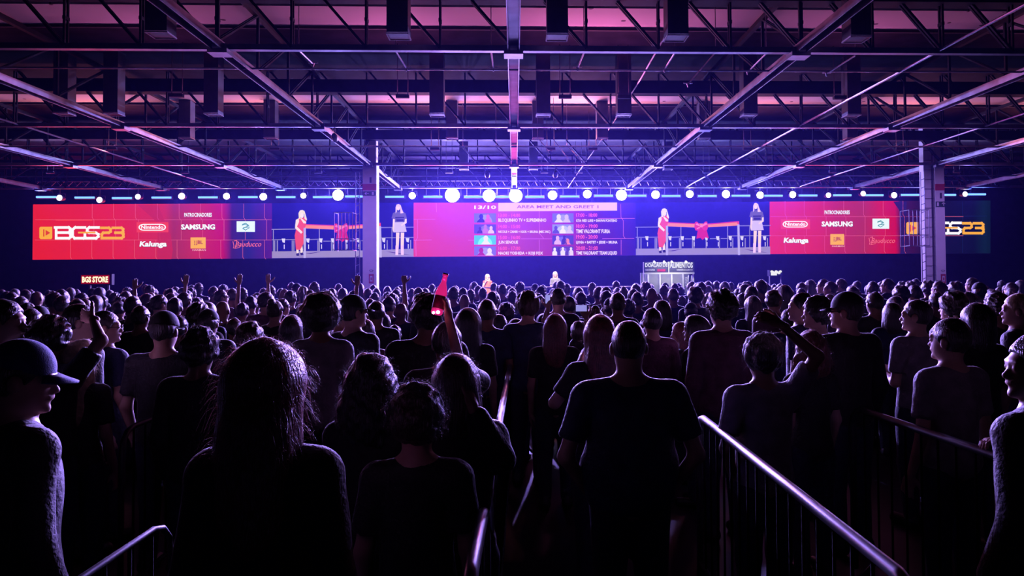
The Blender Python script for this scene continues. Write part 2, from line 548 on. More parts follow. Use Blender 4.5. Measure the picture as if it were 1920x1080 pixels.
# ------------------------------------------------------------------ lighting rig
TY = 33.3
GLOW_W = 1400.0                     # stray light of one full-on lens
def rigx(px, py=367): return P(px, py, TY)
t = empty('lighting_truss', (0, 0, 0))
tag(t, 'long slim lighting truss above the led screens', 'truss')
A0, A1 = P(62, 352.5, TY), P(1882, 347.5, TY)
zT = (A0.z + A1.z) / 2
MB().tube([(A0.x, TY, zT), (A1.x, TY, zT)], .035, 8).tube([(A0.x, TY + .3, zT), (A1.x, TY + .3, zT)], .03, 8).tube([(A0.x, TY + .15, zT + .28), (A1.x, TY + .15, zT + .28)], .03, 8).build('chord', M['steel'], t)
mb = MB()
n = 120
for k in range(n):
    x = A0.x + (A1.x - A0.x) * k / n
    dx = (A1.x - A0.x) / n
    mb.tube([(x, TY, zT), (x + dx / 2, TY + .15, zT + .28), (x + dx, TY + .3, zT)], .012, 5, False)
mb.build('lacing', M['steel'], t)
for px in range(100, 1880, 120):
    q = P(px, 350, TY)
    MB().tube([(q.x, TY + .15, zT + .28), (q.x, TY + .15, ZB + 1.0)], .012, 5).build('hanger', M['steel_dark'], t)

M['lens_white'] = mat_emit('stage_lens_white', (.85, .8, 1.0, 1), 30)
M['lens_dim'] = mat_emit('stage_lens_dim', (.9, .8, 1.0, 1), 3.5)
M['bar_tube'] = mat_emit('light_bar_tube', (.15, .36, 1.0, 1), 2.2)
spots = [(112, 371, 14, .03), (187, 375, 14, .03), (259, 369, 13, .06), (341, 368, 15, .17), (425, 368, 15, .2), (494, 369, 17, .25), (569, 367, 13, .2), (634, 366, 26, .8),
         (773, 367, 16, .4), (848, 366, 35, 1.3), (917, 367, 30, 1.1), (967, 367, 32, 1.3), (1036, 366, 22, .8), (1101, 364, 20, .7), (1165, 366, 26, .9),
         (1229, 365, 20, .6), (1293, 364, 18, .5), (1361, 364, 19, .5), (1425, 366, 17, .45), (1486, 365, 16, .3), (1553, 366, 13, .1), (1618, 363, 13, .08), (1676, 366, 15, .1), (1809, 364, 13, .05)]
for i, (px, py, sz, wt) in enumerate(spots):
    c = P(px, py, TY)
    t = empty('stage_spotlight', (c.x, TY, zT))
    tag(t, 'round white stage spotlight on the lighting truss, %s from the left' % ORD[i], 'spotlight', 'stage spotlights in a row')
    r = sz / 2 / (FPX / TY) * .82
    dz = c.z - zT
    hx = random.uniform(-.3, .3)
    MB().tube([(0, 0, -.02), (0, 0, dz + r + .05)], .03, 6).build('clamp', M['black'], t)
    MB().tube([(-r - .03, .12, dz), (-r - .03, .12, dz + r + .05), (r + .03, .12, dz + r + .05), (r + .03, .12, dz)], .018, 5).build('yoke', M['black'], t)
    Rx = Matrix.Rotation(PI / 2, 3, 'X')
    MB().lathe((0, .28, dz), [(r * .5, -.05), (r * .8, .1), (r, .26), (r, .3)], 20, Rx).build('housing', M['black'], t, True)
    prof = [(r * .93, 0.0), (r * .8, .02), (r * .45, .035), (.001, .04)]
    MB().lathe((0, -.025, dz), prof, 20, Rx).build('lens', M['lens_white'] if wt > .15 else M['lens_dim'], t, True)
    ld = bpy.data.lights.new('spot_lamp', 'SPOT')
    ld.energy = SPOT_W * wt
    ld.color = (.36, .25, 1.0)
    ld.spot_size = math.radians(58)
    ld.spot_blend = .55
    ld.shadow_soft_size = .12
    lo = bpy.data.objects.new('spot_lamp', ld)
    COL.objects.link(lo)
    lo.parent = t
    lo.location = (0, -.16, dz)
    lo.rotation_euler = Vector((0.0 - c.x * .02, -1, -.46)).to_track_quat('-Z', 'Y').to_euler()
    if wt > .28:                       # stray light of the bright lenses
        ld = bpy.data.lights.new('lens_glow', 'POINT')
        ld.energy = GLOW_W * wt ** 3
        ld.color = (.34, .26, 1.0)
        ld.shadow_soft_size = .1
        lo = bpy.data.objects.new('lens_glow', ld)
        COL.objects.link(lo)
        lo.parent = t
        lo.location = (0, -.22, dz)
bars = [(87, 369.5), (159, 370.5), (229, 371.5), (303, 370.5), (390, 370), (465, 369.5), (536, 369.5), (605, 369.5), (665, 368.5), (740, 369), (812, 369), (888, 369), (945, 369), (1002, 369), (1068, 368.5),
        (1132, 367), (1194, 367), (1258, 367.5), (1326, 367.5), (1389, 367), (1450, 367), (1515, 366.5), (1579, 366), (1639, 366), (1706, 365.5), (1775, 365.5), (1831, 364.5)]
for i, (px, py) in enumerate(bars):
    c = P(px, py, TY + .1)
    t = empty('light_bar', (c.x, TY + .1, zT))
    tag(t, 'glowing blue-white light bar on the lighting truss, %s from the left' % ORD[i], 'light bar', 'light bars in a row')
    dz = c.z - zT
    MB().box((0, .05, dz), (.92, .08, .13)).build('housing', M['black'], t)
    MB().tube([(-.42, -.01, dz), (.42, -.01, dz)], .045, 8).build('tube', M['bar_tube'], t, True)
    MB().tube([(-.3, .0, dz), (-.3, -.1, 0)], .01, 5).tube([(.3, .0, dz), (.3, -.1, 0)], .01, 5).build('hanger', M['black'], t)
    if i % 2 == 0:
        ld = bpy.data.lights.new('bar_lamp', 'AREA')
        ld.shape = 'RECTANGLE'
        ld.size, ld.size_y = .85, .08
        ld.energy = BAR_W
        ld.color = (.10, .16, 1.0)
        lo = bpy.data.objects.new('bar_lamp', ld)
        COL.objects.link(lo)
        lo.parent = t
        lo.location = (0, -.08, dz)
        lo.rotation_euler = (-PI / 2, 0, 0)
        ld.spread = math.radians(110)
        ld.energy = BAR_W * (1 if 500 < px < 1500 else .45)
        lo.rotation_euler = Vector((0, -1, .55)).to_track_quat('-Z', 'Y').to_euler()

# haze that fills the hall in front of the stage
hz = bpy.data.materials.new('stage_haze')
hz.use_nodes = True
nt = hz.node_tree
nt.nodes.remove(nt.nodes['Principled BSDF'])
vs = nt.nodes.new('ShaderNodeVolumeScatter')
vs.inputs['Color'].default_value = (.20, .15, 1, 1)
vs.inputs['Density'].default_value = HAZE
vs.inputs['Anisotropy'].default_value = .72
nt.links.new(vs.outputs[0], nt.nodes['Material Output'].inputs['Volume'])
o = MB().box((0, 22.9, 3.33), (60, 30, 6.6)).build('haze', hz)
tag(o, 'thin blue stage haze hanging in the hall air', 'haze', kind='stuff')
# ------------------------------------------------------------------ led screens
def mat_display(name, stops, circ=None, s=1.0, vgrad=0.0):
    """what the screen shows as its ground: colour bands along the panel, one large disc"""
    mt = bpy.data.materials.new(name)
    mt.use_nodes = True
    nt = mt.node_tree
    nt.nodes.remove(nt.nodes['Principled BSDF'])
    tc = nt.nodes.new('ShaderNodeTexCoord')
    sp = nt.nodes.new('ShaderNodeSeparateXYZ')
    nt.links.new(tc.outputs['Generated'], sp.inputs[0])
    rp = nt.nodes.new('ShaderNodeValToRGB')
    el = rp.color_ramp.elements
    while len(el) < len(stops): el.new(.5)
    for e, (p, c) in zip(el, stops):
        e.position = p
        e.color = srgb(*c)
    nt.links.new(sp.outputs['X'], rp.inputs[0])
    out = rp.outputs[0]
    e = nt.nodes.new('ShaderNodeEmission')
    nt.links.new(out, e.inputs[0])
    e.inputs[1].default_value = s
    nt.links.new(e.outputs[0], nt.nodes['Material Output'].inputs[0])
    mt.cycles.emission_sampling = 'NONE'
    return mt


class Draw:
    """flat picture content on a screen: every shape lies on the display, layer by layer"""
    def __init__(self, parent, Y, fmap=None):
        self.p, self.Y, self.f = parent, Y, fmap or (lambda x, y: (x, y))

    def w(self, x, y, k):
        return P(*self.f(x, y), self.Y - .012 - .006 * k)

    def poly(self, name, pts, rgb, k=1, s=1.0, parent=None):
        o = mesh_obj(name, [self.w(x, y, k) for x, y in pts], [tuple(range(len(pts)))], em('%d_%d_%d_%g' % (*rgb, s), rgb, s))
        o.parent = parent or self.p
        return o

    def polys(self, name, lst, rgb, k=1, s=1.0, parent=None):
        vs, fs = [], []
        for pts in lst:
            fs.append(tuple(range(len(vs), len(vs) + len(pts))))
            vs += [self.w(x, y, k) for x, y in pts]
        o = mesh_obj(name, vs, fs, em('%d_%d_%d_%g' % (*rgb, s), rgb, s))
        o.parent = parent or self.p
        return o

    def ell(self, cx, cy, rx, ry, n=20, a0=0, a1=2 * PI):
        return [(cx + rx * math.cos(a0 + (a1 - a0) * i / n), cy + ry * math.sin(a0 + (a1 - a0) * i / n)) for i in range(n + (a1 - a0 < 6.28))]

    def strokes(self, name, lines, wd, rgb, k=2, s=1.0, parent=None):
        lst = []
        for ln in lines:
            for (a, b) in zip(ln[:-1], ln[1:]):
                dx, dy = b[0] - a[0], b[1] - a[1]
                L = math.hypot(dx, dy) or 1
                ux, uy = dx / L * wd / 2, dy / L * wd / 2
                lst.append([(a[0] - ux - uy, a[1] - uy + ux), (b[0] + ux - uy, b[1] + uy + ux), (b[0] + ux + uy, b[1] + uy - ux), (a[0] - ux + uy, a[1] - uy - ux)])
        return self.polys(name, lst, rgb, k, s, parent)

    def text(self, s_, x0, y0, x1, y1, rgb, k=3, bold=.02, name='lettering', s=1.0, shear=0, parent=None):
        A, B, C = self.w(x0, y1, k), self.w(x1, y1, k), self.w(x0, y0, k)
        ex, ey = (B - A), (C - A)
        w_, h_ = ex.length, ey.length
        ex.normalize(); ey.normalize()
        ey2 = ey + ex * shear
        ez = ex.cross(ey)
        M4 = Matrix(((ex.x, ey2.x, ez.x, A.x), (ex.y, ey2.y, ez.y, A.y), (ex.z, ey2.z, ez.z, A.z), (0, 0, 0, 1)))
        o = text_mesh(name, s_, em('%d_%d_%d_%g' % (*rgb, s), rgb, s), parent or self.p, M4, w_, h_, bold)
        return o


def screen(label, quad, gmat, spill, sx):
    """quad: four frame pixels tl, tr, br, bl"""
    v = [P(x, y, YLED) for x, y in quad]
    c = sum(v, Vector()) / 4
    root = empty('led_screen', (0, 0, 0))
    tag(root, label, 'led screen', 'led screens over the stage')
    bk = [p + Vector((0, .14, 0)) for p in v]
    mesh_obj('cabinet', v + bk, [(4, 5, 6, 7), (0, 1, 5, 4), (1, 2, 6, 5), (2, 3, 7, 6), (3, 0, 4, 7)], M['screen_back'], root)
    g = [p + Vector((0, -.003, 0)) for p in v]
    mesh_obj('display', g, [(3, 2, 1, 0)], gmat, root)
    for fx in (.2, .8):
        x = v[0].x + (v[1].x - v[0].x) * fx
        MB().tube([(x, YLED + .07, v[0].z - .02), (x, YLED + .07, CAMZ + 5.49)], .012, 6).build('suspension_rod', M['steel_dark'], root)
    for (col, wt, fx) in spill:
        ld = bpy.data.lights.new('screen_glow', 'AREA')
        ld.shape = 'RECTANGLE'
        ld.size, ld.size_y = (v[1].x - v[0].x) / len(spill), 2.4
        ld.energy = LED_W * wt
        ld.color = col
        lo = bpy.data.objects.new('screen_glow', ld)
        COL.objects.link(lo)
        lo.parent = root
        lo.location = (v[0].x + (v[1].x - v[0].x) * fx, YLED - .12, c.z)
        lo.rotation_euler = Vector((0, -1, 0)).to_track_quat('-Z', 'Y').to_euler()
    return root


def grid(d, x0, x1, ys, xs, rgb, wd=.55):
    L = [[(x0, y), (x1, y)] for y in ys[1:-1]]
    for r in range(len(ys) - 1):
        for x in xs[r]:
            L.append([(x, ys[r]), (x, ys[r + 1] - 4), (x + 2.5, ys[r + 1])] if r % 2 == 0 else [(x, ys[r]), (x, ys[r + 1])])
    d.strokes('grid_lines', L, wd, rgb, 1)


def logo_block(d, f):
    """show logo: icon, three white letters, two orange digits; f maps drawing units to frame pixels"""
    d = Draw(d.p, d.Y, f)
    OR, WH, RD = (250, 172, 48), (255, 250, 250), (225, 60, 30)
    d.poly('logo_icon', [(106, 225), (196, 225), (196, 312), (188, 320), (106, 320), (97, 311), (97, 234)], OR, 2)
    d.strokes('icon_mark', [[(131, 250), (131, 296)]], 9, RD, 3)
    d.poly('icon_arrow', [(145, 250), (181, 272), (145, 294)], RD, 3)
    w = 20
    B = [[(226, 232), (226, 312)], [(218, 231), (322, 231), (332, 240), (332, 262), (322, 270), (246, 270)], [(322, 270), (336, 280), (336, 304), (325, 313), (226, 313)]]
    G = [[(446, 231), (372, 231), (352, 246), (352, 298), (368, 313), (436, 313), (446, 303)], [(446, 303), (446, 280)]]
    S = [[(550, 231), (480, 231), (464, 243), (464, 258), (478, 270), (530, 272)], [(530, 272), (548, 284), (548, 300), (532, 313), (452, 313)]]
    for nm, L in (('letter_b', B), ('letter_g', G), ('letter_s', S)): d.strokes('logo_letter', L, w, WH, 3)
    d.strokes('logo_dash', [[(400, 270), (520, 270)]], 13, OR, 4)
    D2 = [[(572, 234), (630, 234), (642, 244), (642, 262), (630, 270), (586, 272), (575, 284), (575, 312), (648, 312)]]
    D3 = [[(660, 234), (726, 234), (738, 244), (738, 262), (726, 271), (680, 271)], [(726, 271), (740, 282), (740, 302), (728, 312), (658, 312)]]
    for L in (D2, D3): d.strokes('logo_digit', L, w, OR, 3)


def sponsors(root, f):
    d = Draw(root, YLED, f)
    W_, K_ = (255, 252, 252), (60, 20, 30)
    d.text('PATROCINADORES', 474, 101, 668, 131, K_, 2, .05)
    d.text('PATROCINADORES', 474, 100, 667, 130, W_, 3, .03)
    b = d.poly('sponsor_box', [(140, 168), (363, 168), (363, 243), (140, 243)], (238, 62, 62), 2)
    d.polys('pill_outline', [d.ell(190, 206, 37, 25), d.ell(309, 206, 37, 25), [(190, 181), (309, 181), (309, 231), (190, 231)]], W_, 3, parent=b)
    d.polys('pill_fill', [d.ell(190, 206, 28, 18), d.ell(309, 206, 28, 18), [(190, 188), (309, 188), (309, 224), (190, 224)]], (238, 62, 62), 4, parent=b)
    d.text('Nintendo', 172, 191, 328, 219, W_, 5, .03, parent=b)
    d.text('SAMSUNG', 450, 184, 692, 227, K_, 2, .06)
    d.text('SAMSUNG', 451, 184, 690, 224, W_, 3, .045)
    b = d.poly('sponsor_box', [(841, 163), (969, 163), (969, 241), (841, 241)], (235, 250, 248), 2)
    d.strokes('ribbon_mark', [[(882, 185), (905, 178), (926, 194), (884, 217), (903, 228), (928, 212)], [(880, 192), (900, 184), (918, 195)], [(890, 210), (930, 205)]], 5, (60, 150, 140), 3, parent=b)
    d.text('Kalunga', 157, 310, 350, 362, K_, 2, .06, shear=.15)
    d.text('Kalunga', 158, 309, 348, 360, W_, 3, .045, shear=.15)
    b = d.poly('sponsor_box', [(518, 281), (624, 281), (624, 363), (518, 363)], (250, 175, 35), 2)
    d.text('JBL', 556, 304, 604, 338, (185, 40, 30), 3, .03, parent=b)
    d.polys('logo_dots', [[(544, y), (551, y), (551, y + 7), (544, y + 7)] for y in (306, 318, 330)], (185, 40, 30), 3, parent=b)
    d.text('HARMAN', 531, 368, 625, 380, (250, 190, 170), 3, .01)
    d.text('Bauducco', 830, 312, 1010, 350, (248, 110, 110), 3, .005, shear=.3)
    d.strokes('flourish', [[(815, 312), (822, 345), (818, 360)], [(826, 308), (842, 303), (838, 340), (828, 362), (862, 356)]], 4, (248, 110, 110), 3)


YS = YLED
# left sponsor screen
A = mat_display('sponsor_ground_left', [(0, (228, 30, 38)), (.36, (222, 32, 48)), (.55, (205, 40, 60)), (.585, (165, 42, 70)), (.68, (195, 38, 68)), (.79, (190, 15, 80)), (.83, (60, 25, 95)), (.90, (38, 32, 110)), (1, (85, 20, 110))])
s1 = screen('red led screen with show logo and sponsor names, left end of the row', [(62, 383.3), (510, 381), (510, 484.5), (61, 487)], A, [((1, .05, .10), 1.0, .28), ((.9, .05, .25), .7, .75)], 0)
d = Draw(s1, YLED)
def f7(x, y): return (50 + x / 4.085, 370 + y / 4.085)
grid(d, 66, 509, [382, 412, 450, 486], [[173, 213, 254, 295, 336, 376, 416, 457, 496], [176, 217, 260, 300, 340, 380, 420, 460, 500], [132, 172, 212, 252, 292, 332, 374, 414, 455, 496]], (240, 110, 120))
d.poly('ground_disc', [(295, 486), (321, 486), (324, 470), (320, 440), (305, 415), (270, 390), (258, 384), (296, 384), (296, 400)], (198, 36, 58), 1)
d.strokes('ground_streak', [[(105, 413), (172, 413)]], 1.4, (245, 60, 50), 2)
logo_block(d, f7)
sponsors(s1, lambda x, y: f7(842 + (x - 140) * 1.093, 190 + (y - 168) * 1.04 - (x - 140) * .002))

# schedule screen
C_ = mat_display('schedule_ground', [(0, (228, 62, 100)), (.32, (206, 60, 102)), (.5, (176, 58, 108)), (.72, (150, 36, 100)), (.82, (95, 24, 112)), (1, (48, 20, 125))])
s2 = screen('pink and purple led screen with a meet and greet timetable, middle of the row', [(775.5, 380), (1192, 380), (1192, 479), (775.5, 481.5)], C_, [((1, .08, .35), 1.0, .25), ((.7, .08, .8), .8, .75)], 0)
def f4(x, y): return (760 + x / 4.571, 370 + y / 4.571)
d = Draw(s2, YLED, f4)
d.strokes('grid_lines', [[(72, 188), (255, 188)], [(72, 368), (225, 365)], [(265, 50), (268, 125)], [(105, 192), (105, 345), (90, 372), (92, 500)], [(540, 368), (590, 368)],
                         [(990, 356), (1255, 356)], [(1148, 120), (1150, 310), (1185, 350)], [(1148, 365), (1150, 500)], [(1650, 180), (1965, 180)], [(1690, 355), (1960, 352)],
                         [(1845, 60), (1848, 170), (1868, 200), (1868, 330), (1885, 352)], [(1850, 365), (1850, 490)]], 3, (235, 120, 170), 1)
d.poly('title_band', [(797, 48), (1815, 44), (1815, 114), (797, 120)], (252, 196, 160), 2)
d.text('AREA MEET AND GREET 1', 955, 67, 1655, 94, (165, 60, 120), 3, .015)
d.text('13/10', 590, 69, 778, 101, (255, 240, 250), 3, .03)
WHT, PNK = (250, 225, 245), (248, 90, 125)
rowsL = [('13:00 - 14:00', 139, 168, 985, 'BLOQUINHO TV + SUPREMINHO', 180, 216, 1208), ('14:00 - 15:00', 234, 266, 985, 'NICOLE + ZANRI + IGOR + BRUNA (MEC INC)', 284, 312, 1243),
         ('15:00 - 16:00', 327, 360, 985, 'JUN SENOUE', 371, 406, 966), ('16:00 - 17:00', 420, 454, 985, 'NAOKI YOSHIDA + KOJI FOX', 465, 499, 1180)]
rowsR = [('17:00 - 18:00', 136, 168, 1645, 'GTA: NED LUKE + SHAWN FONTENO', 187, 211, 1815), ('18:00 - 19:00', 230, 262, 1648, 'TIME VALORANT FURIA', 274, 308, 1755),
         ('19:00 - 20:00', 322, 356, 1648, 'LJOGA + BASTET + JESSIE + BRUNA', 373, 403, 1818), ('20:00 - 21:00', 418, 452, 1650, 'TIME VALORANT TEAM LIQUID', 461, 497, 1815)]
for (rws, x0) in ((rowsL, 797), (rowsR, 1463)):
    for (h_, a, b_, xe, tx, a2, b2, xe2) in rws:
        d.text(h_, x0, a, xe, b_, PNK, 3, .03)
        d.text(tx, x0, a2, xe2, b2, WHT, 3, .03)
heads = {(0, 0): [(650, 165, 22, (40, 30, 60)), (708, 165, 20, (225, 90, 150))], (0, 1): [(640, 268, 15, (70, 40, 90)), (686, 250, 17, (200, 120, 150)), (735, 262, 17, (235, 200, 215))],
         (0, 2): [(690, 352, 26, (240, 235, 245))], (0, 3): [(650, 455, 24, (175, 30, 70)), (722, 458, 24, (240, 225, 235))],
         (1, 0): [(1315, 168, 24, (235, 225, 240)), (1382, 168, 22, (215, 190, 215))], (1, 1): [(1290, 262, 18, (90, 70, 130)), (1350, 258, 16, (245, 235, 250)), (1408, 262, 20, (220, 200, 225))],
         (1, 2): [(1305, 348, 19, (230, 180, 190)), (1362, 340, 15, (60, 40, 90)), (1390, 372, 20, (240, 130, 90))], (1, 3): [(1280, 445, 14, (240, 230, 240)), (1315, 440, 12, (70, 50, 100)), (1350, 440, 14, (240, 225, 235)), (1390, 445, 14, (90, 60, 110)), (1420, 440, 13, (235, 215, 230))]}
bgs = {(0, 0): (120, 110, 170), (0, 1): (95, 70, 160), (0, 2): (85, 205, 215), (0, 3): (130, 110, 180), (1, 0): (120, 110, 175), (1, 1): (150, 150, 190), (1, 2): (80, 60, 130), (1, 3): (90, 60, 120)}
for side in (0, 1):
    for r in range(4):
        x0, x1 = ((590, 777), (1260, 1442))[side]
        y0 = 137 + r * 94.5
        b = d.poly('guest_picture', [(x0, y0), (x1, y0), (x1, y0 + 79), (x0, y0 + 79)], bgs[(side, r)], 2)
        d.poly('picture_disc', [((x0 + x1) / 2 + 62 * math.cos(q), y0 + 79 - 68 * math.sin(q)) for q in [PI * k / 16 for k in range(17)]], tuple(min(255, c + 45) for c in bgs[(side, r)]), 3, parent=b)
        for (hx, hy, hr, rgb) in heads[(side, r)]:
            hb = y0 + 78
            lst = [d.ell(hx, hy, hr * .8, hr, 14), [(hx - hr * .4, hy + hr * .5), (hx + hr * .4, hy + hr * .5), (min(x1, hx + hr * 1.5), min(hb, hy + hr * 1.8)), (min(x1, hx + hr * 1.6), hb), (max(x0, hx - hr * 1.6), hb), (max(x0, hx - hr * 1.5), min(hb, hy + hr * 1.8))]]
            d.polys('portrait', lst, rgb, 4, parent=b)

# live picture screens
LG = mat_display('live_ground', [(0, (14, 14, 112)), (.5, (16, 15, 120)), (1, (18, 16, 118))])


def live(root, f):
    d = Draw(root, YLED, f)
    GR, LG_ = (150, 140, 165), (190, 175, 205)
    d.poly('shown_platform', [(85, 660), (1270, 652), (1810, 632), (1812, 733), (85, 745)], (158, 140, 172), 2)
    d.poly('platform_shade', [(490, 690), (700, 662), (560, 692)], (70, 40, 120), 3)
    d.poly('platform_shade', [(1470, 665), (1580, 690), (1800, 718), (1600, 680)], (90, 50, 120), 3)
    d.strokes('shown_rail', [[(85, 384), (480, 380)], [(1410, 366), (1810, 362)], [(102, 384), (102, 655)], [(663, 378), (663, 650)], [(1263, 372), (1263, 650)], [(1548, 364), (1548, 645)]], 10, GR, 2)
    d.strokes('shown_lower_rail', [[(88, 514), (365, 512)], [(520, 514), (690, 508)], [(715, 534), (800, 534)], [(1040, 532), (1110, 530)], [(1180, 530), (1270, 530)], [(1265, 496), (1810, 492)]], 9, GR, 2)
    d.strokes('shown_post', [[(x, 530), (x, 655)] for x in (118, 150, 332, 352, 645, 662, 812, 832, 988, 1158, 1330, 1490, 1776)], 13, GR, 2)
    for x in (225, 522, 680, 825, 990, 1135, 1297, 1447, 1738):
        d.polys('shown_lamp', [[(x - 22, 500), (x + 22, 500), (x + 14, 555), (x - 12, 545)], [(x + 4, 575), (x + 14, 575), (x + 14, 630), (x + 4, 630)]], (225, 215, 235), 3)
    d.poly('shown_ribbon', [(480, 320), (840, 335), (1010, 340), (1400, 308), (1412, 308), (1412, 362), (1010, 385), (840, 388), (480, 372)], (255, 140, 60), 3)
    d.poly('ribbon_edge', [(480, 318), (840, 333), (840, 345), (480, 330)], (225, 40, 90), 4)
    d.poly('ribbon_edge', [(1010, 338), (1400, 306), (1412, 308), (1412, 318), (1010, 352)], (225, 40, 90), 4)
    d.poly('ribbon_edge', [(1380, 310), (1412, 306), (1412, 362), (1400, 366)], (235, 70, 60), 4)
    b = d.poly('shown_bow', [(925, 365), (870, 312), (845, 318), (836, 380), (850, 425), (880, 428), (925, 395), (965, 428), (1000, 420), (1015, 375), (1000, 312), (975, 312)], (225, 45, 95), 5)
    d.poly('bow_tail', [(880, 425), (925, 400), (995, 425), (1022, 528), (980, 515), (940, 548), (915, 520), (862, 532)], (215, 30, 80), 4)
    d.polys('bow_fold', [[(905, 355), (870, 330), (850, 350), (900, 372)], [(940, 355), (985, 325), (1005, 345), (945, 375)], [(910, 380), (865, 395), (870, 410), (905, 395)], [(910, 350), (940, 350), (945, 385), (905, 385)]], (255, 130, 140), 6, parent=b)
    d.strokes('shown_stanchion', [[(484, 380), (484, 730)]], 28, LG_, 6)
    d.strokes('shown_stanchion', [[(1402, 362), (1410, 728)]], 28, LG_, 6)
    # host in red on the live picture
    h = d.poly('shown_host', [(378, 390), (372, 335), (380, 270), (405, 245), (480, 235), (505, 260), (500, 330), (480, 385), (505, 470), (470, 560), (435, 645), (378, 640), (362, 460)], (240, 75, 45), 5)
    d.polys('shown_skin', [[(368, 330), (376, 265), (412, 245), (415, 290), (390, 350), (460, 420), (440, 440), (366, 370)], d.ell(450, 205, 24, 38, 14), [(440, 240), (500, 290), (500, 312), (470, 310), (438, 262)], [(380, 640), (410, 640), (410, 700), (388, 700)], [(430, 640), (455, 590), (462, 640), (455, 690), (435, 690)]], (250, 225, 195), 6, parent=h)
    d.polys('shown_hair', [[(412, 250), (408, 180), (425, 148), (455, 140), (482, 155), (495, 200), (512, 260), (505, 275), (480, 250), (478, 190), (440, 175), (432, 215), (435, 255)]], (245, 225, 170), 7, parent=h)
    d.polys('shown_shoe', [[(378, 690), (412, 680), (418, 715), (385, 718)], [(428, 680), (462, 675), (470, 708), (435, 710)]], (40, 30, 60), 7, parent=h)
    # host in grey top on the live picture
    h = d.poly('shown_host', [(1543, 250), (1560, 185), (1600, 165), (1680, 165), (1715, 190), (1730, 250), (1700, 260), (1690, 300), (1588, 300), (1578, 255)], (110, 95, 130), 5)
    d.poly('shown_skirt', [(1580, 300), (1700, 298), (1728, 420), (1565, 428)], (215, 190, 215), 6, parent=h)
    d.polys('shown_skin', [[(1560, 255), (1584, 260), (1580, 400), (1562, 420), (1555, 380)], [(1705, 258), (1728, 255), (1728, 310), (1665, 350), (1660, 330), (1700, 300)], d.ell(1625, 115, 22, 38, 14), [(1598, 430), (1640, 430), (1628, 640), (1595, 640)], [(1655, 430), (1698, 430), (1690, 640), (1655, 640)]], (250, 215, 190), 6, parent=h)
    d.polys('shown_hair', [[(1592, 190), (1592, 110), (1605, 78), (1630, 70), (1655, 85), (1668, 130), (1690, 185), (1650, 190), (1648, 110), (1608, 100), (1608, 165)]], (240, 200, 225), 7, parent=h)
    d.polys('shown_boot', [[(1592, 590), (1628, 590), (1625, 712), (1590, 712)], [(1655, 590), (1692, 590), (1692, 710), (1658, 710)]], (245, 200, 225), 7, parent=h)
    d.polys('shown_mark', [[(1588, 235), (1700, 232), (1695, 250), (1590, 252)], [(1600, 262), (1690, 262), (1688, 290), (1602, 290)]], (45, 35, 90), 6, parent=h)


s3 = screen('led screen with a live picture of two hosts, left of the timetable', [(510, 381), (775.5, 380), (775.5, 481.5), (510, 484.5)], LG, [((.2, .2, 1), .6, .5)], 0)
x0, x1 = 510, 775.5
live(s3, lambda x, y: (x0 + (x - 85) / (1812 - 85) * (x1 - x0), 381 - (x - 85) / 1727 * 1.0 + (y - 55) / 683 * 102))
s4 = screen('led screen with a live picture of two hosts, right of the timetable', [(1192, 380), (1443, 378), (1443, 476.3), (1192, 479)], LG, [((.2, .2, 1), .6, .5)], 0)
live(s4, lambda x, y: (1180 + x / 6.857, 370 + y / 6.857))

# right sponsor screen
A = mat_display('sponsor_ground_right', [(0, (228, 40, 55)), (.22, (215, 35, 55)), (.30, (190, 35, 60)), (.42, (175, 40, 62)), (.5, (205, 22, 45)), (.565, (200, 5, 35)), (.59, (45, 22, 70)), (.64, (55, 12, 45)), (.70, (18, 12, 45)), (.92, (8, 12, 40)), (.97, (8, 30, 45)), (1, (5, 22, 35))])
s5 = screen('red led screen with sponsor names and dark logo ground, right end of row', [(1443, 378), (1857, 376), (1857, 475), (1443, 476.3)], A, [((1, .05, .08), 1.0, .3)], 0)
d = Draw(s5, YLED)
def f8(x, y): return (1430 + x / 4.085, 370 + y / 4.085)
grid(d, 1445, 1806, [377, 406, 442, 475], [[1472, 1508, 1545, 1582, 1619, 1656, 1693], [1475, 1512, 1549, 1586, 1622, 1660, 1696], [1472, 1509, 1546, 1584, 1621, 1658, 1696]], (240, 100, 120))
d.strokes('faint_grid_lines', [[(1700, 406), (1850, 405)], [(1700, 442), (1850, 441)], [(1805, 378), (1805, 474)]], .6, (20, 40, 80), 1)
d.poly('ground_wedge', [(1675, 378), (1690, 400), (1694, 430), (1688, 476), (1697, 476), (1700, 378)], (40, 22, 80), 1)
sponsors(s5, f8)
logo_block(d, lambda x, y: f8(1100 + (x - 97) * .918, 190 + (y - 225) * .97))

# ------------------------------------------------------------------ stage, hosts' rail, drape
slab('wall_stage', P(-20, 400, 36).x, P(1940, 400, 36).x, 36.6, 36.8, 0, ZR - .8, M['drape'])
xl, xr = P(760, 530, 29).x, P(1215, 530, 29).x
t = empty('stage', (0, 0, 0))
tag(t, 'low black stage deck under the timetable screen', 'stage')
MB().box(((xl + xr) / 2, 31.5, .47), (xr - xl, 5, .06)).build('deck', M['floor'], t)
MB().box(((xl + xr) / 2, 31.5, .22), (xr - xl - .05, 4.9, .44)).build('skirt', M['drape'], t)
M['pale_rail'] = mat_surface('pale_stage_rail', (.7, .6, .35), .5, 0, 5, .1)
t = empty('stage_rail', (0, 0, 0))
tag(t, 'pale guard rail along the front edge of the stage', 'guard rail')
z = P(1000, 539, 29.2).z
MB().tube([(P(880, 539, 29.2).x, 29.2, z), (P(1190, 539, 29.2).x, 29.2, z)], .03, 8).build('top_rail', M['pale_rail'], t)
for px in (880, 950, 1020, 1090, 1150, 1190):
    MB().tube([(P(px, 539, 29.2).x, 29.2, .5), (P(px, 539, 29.2).x, 29.2, z)], .025, 6).build('post', M['pale_rail'], t)
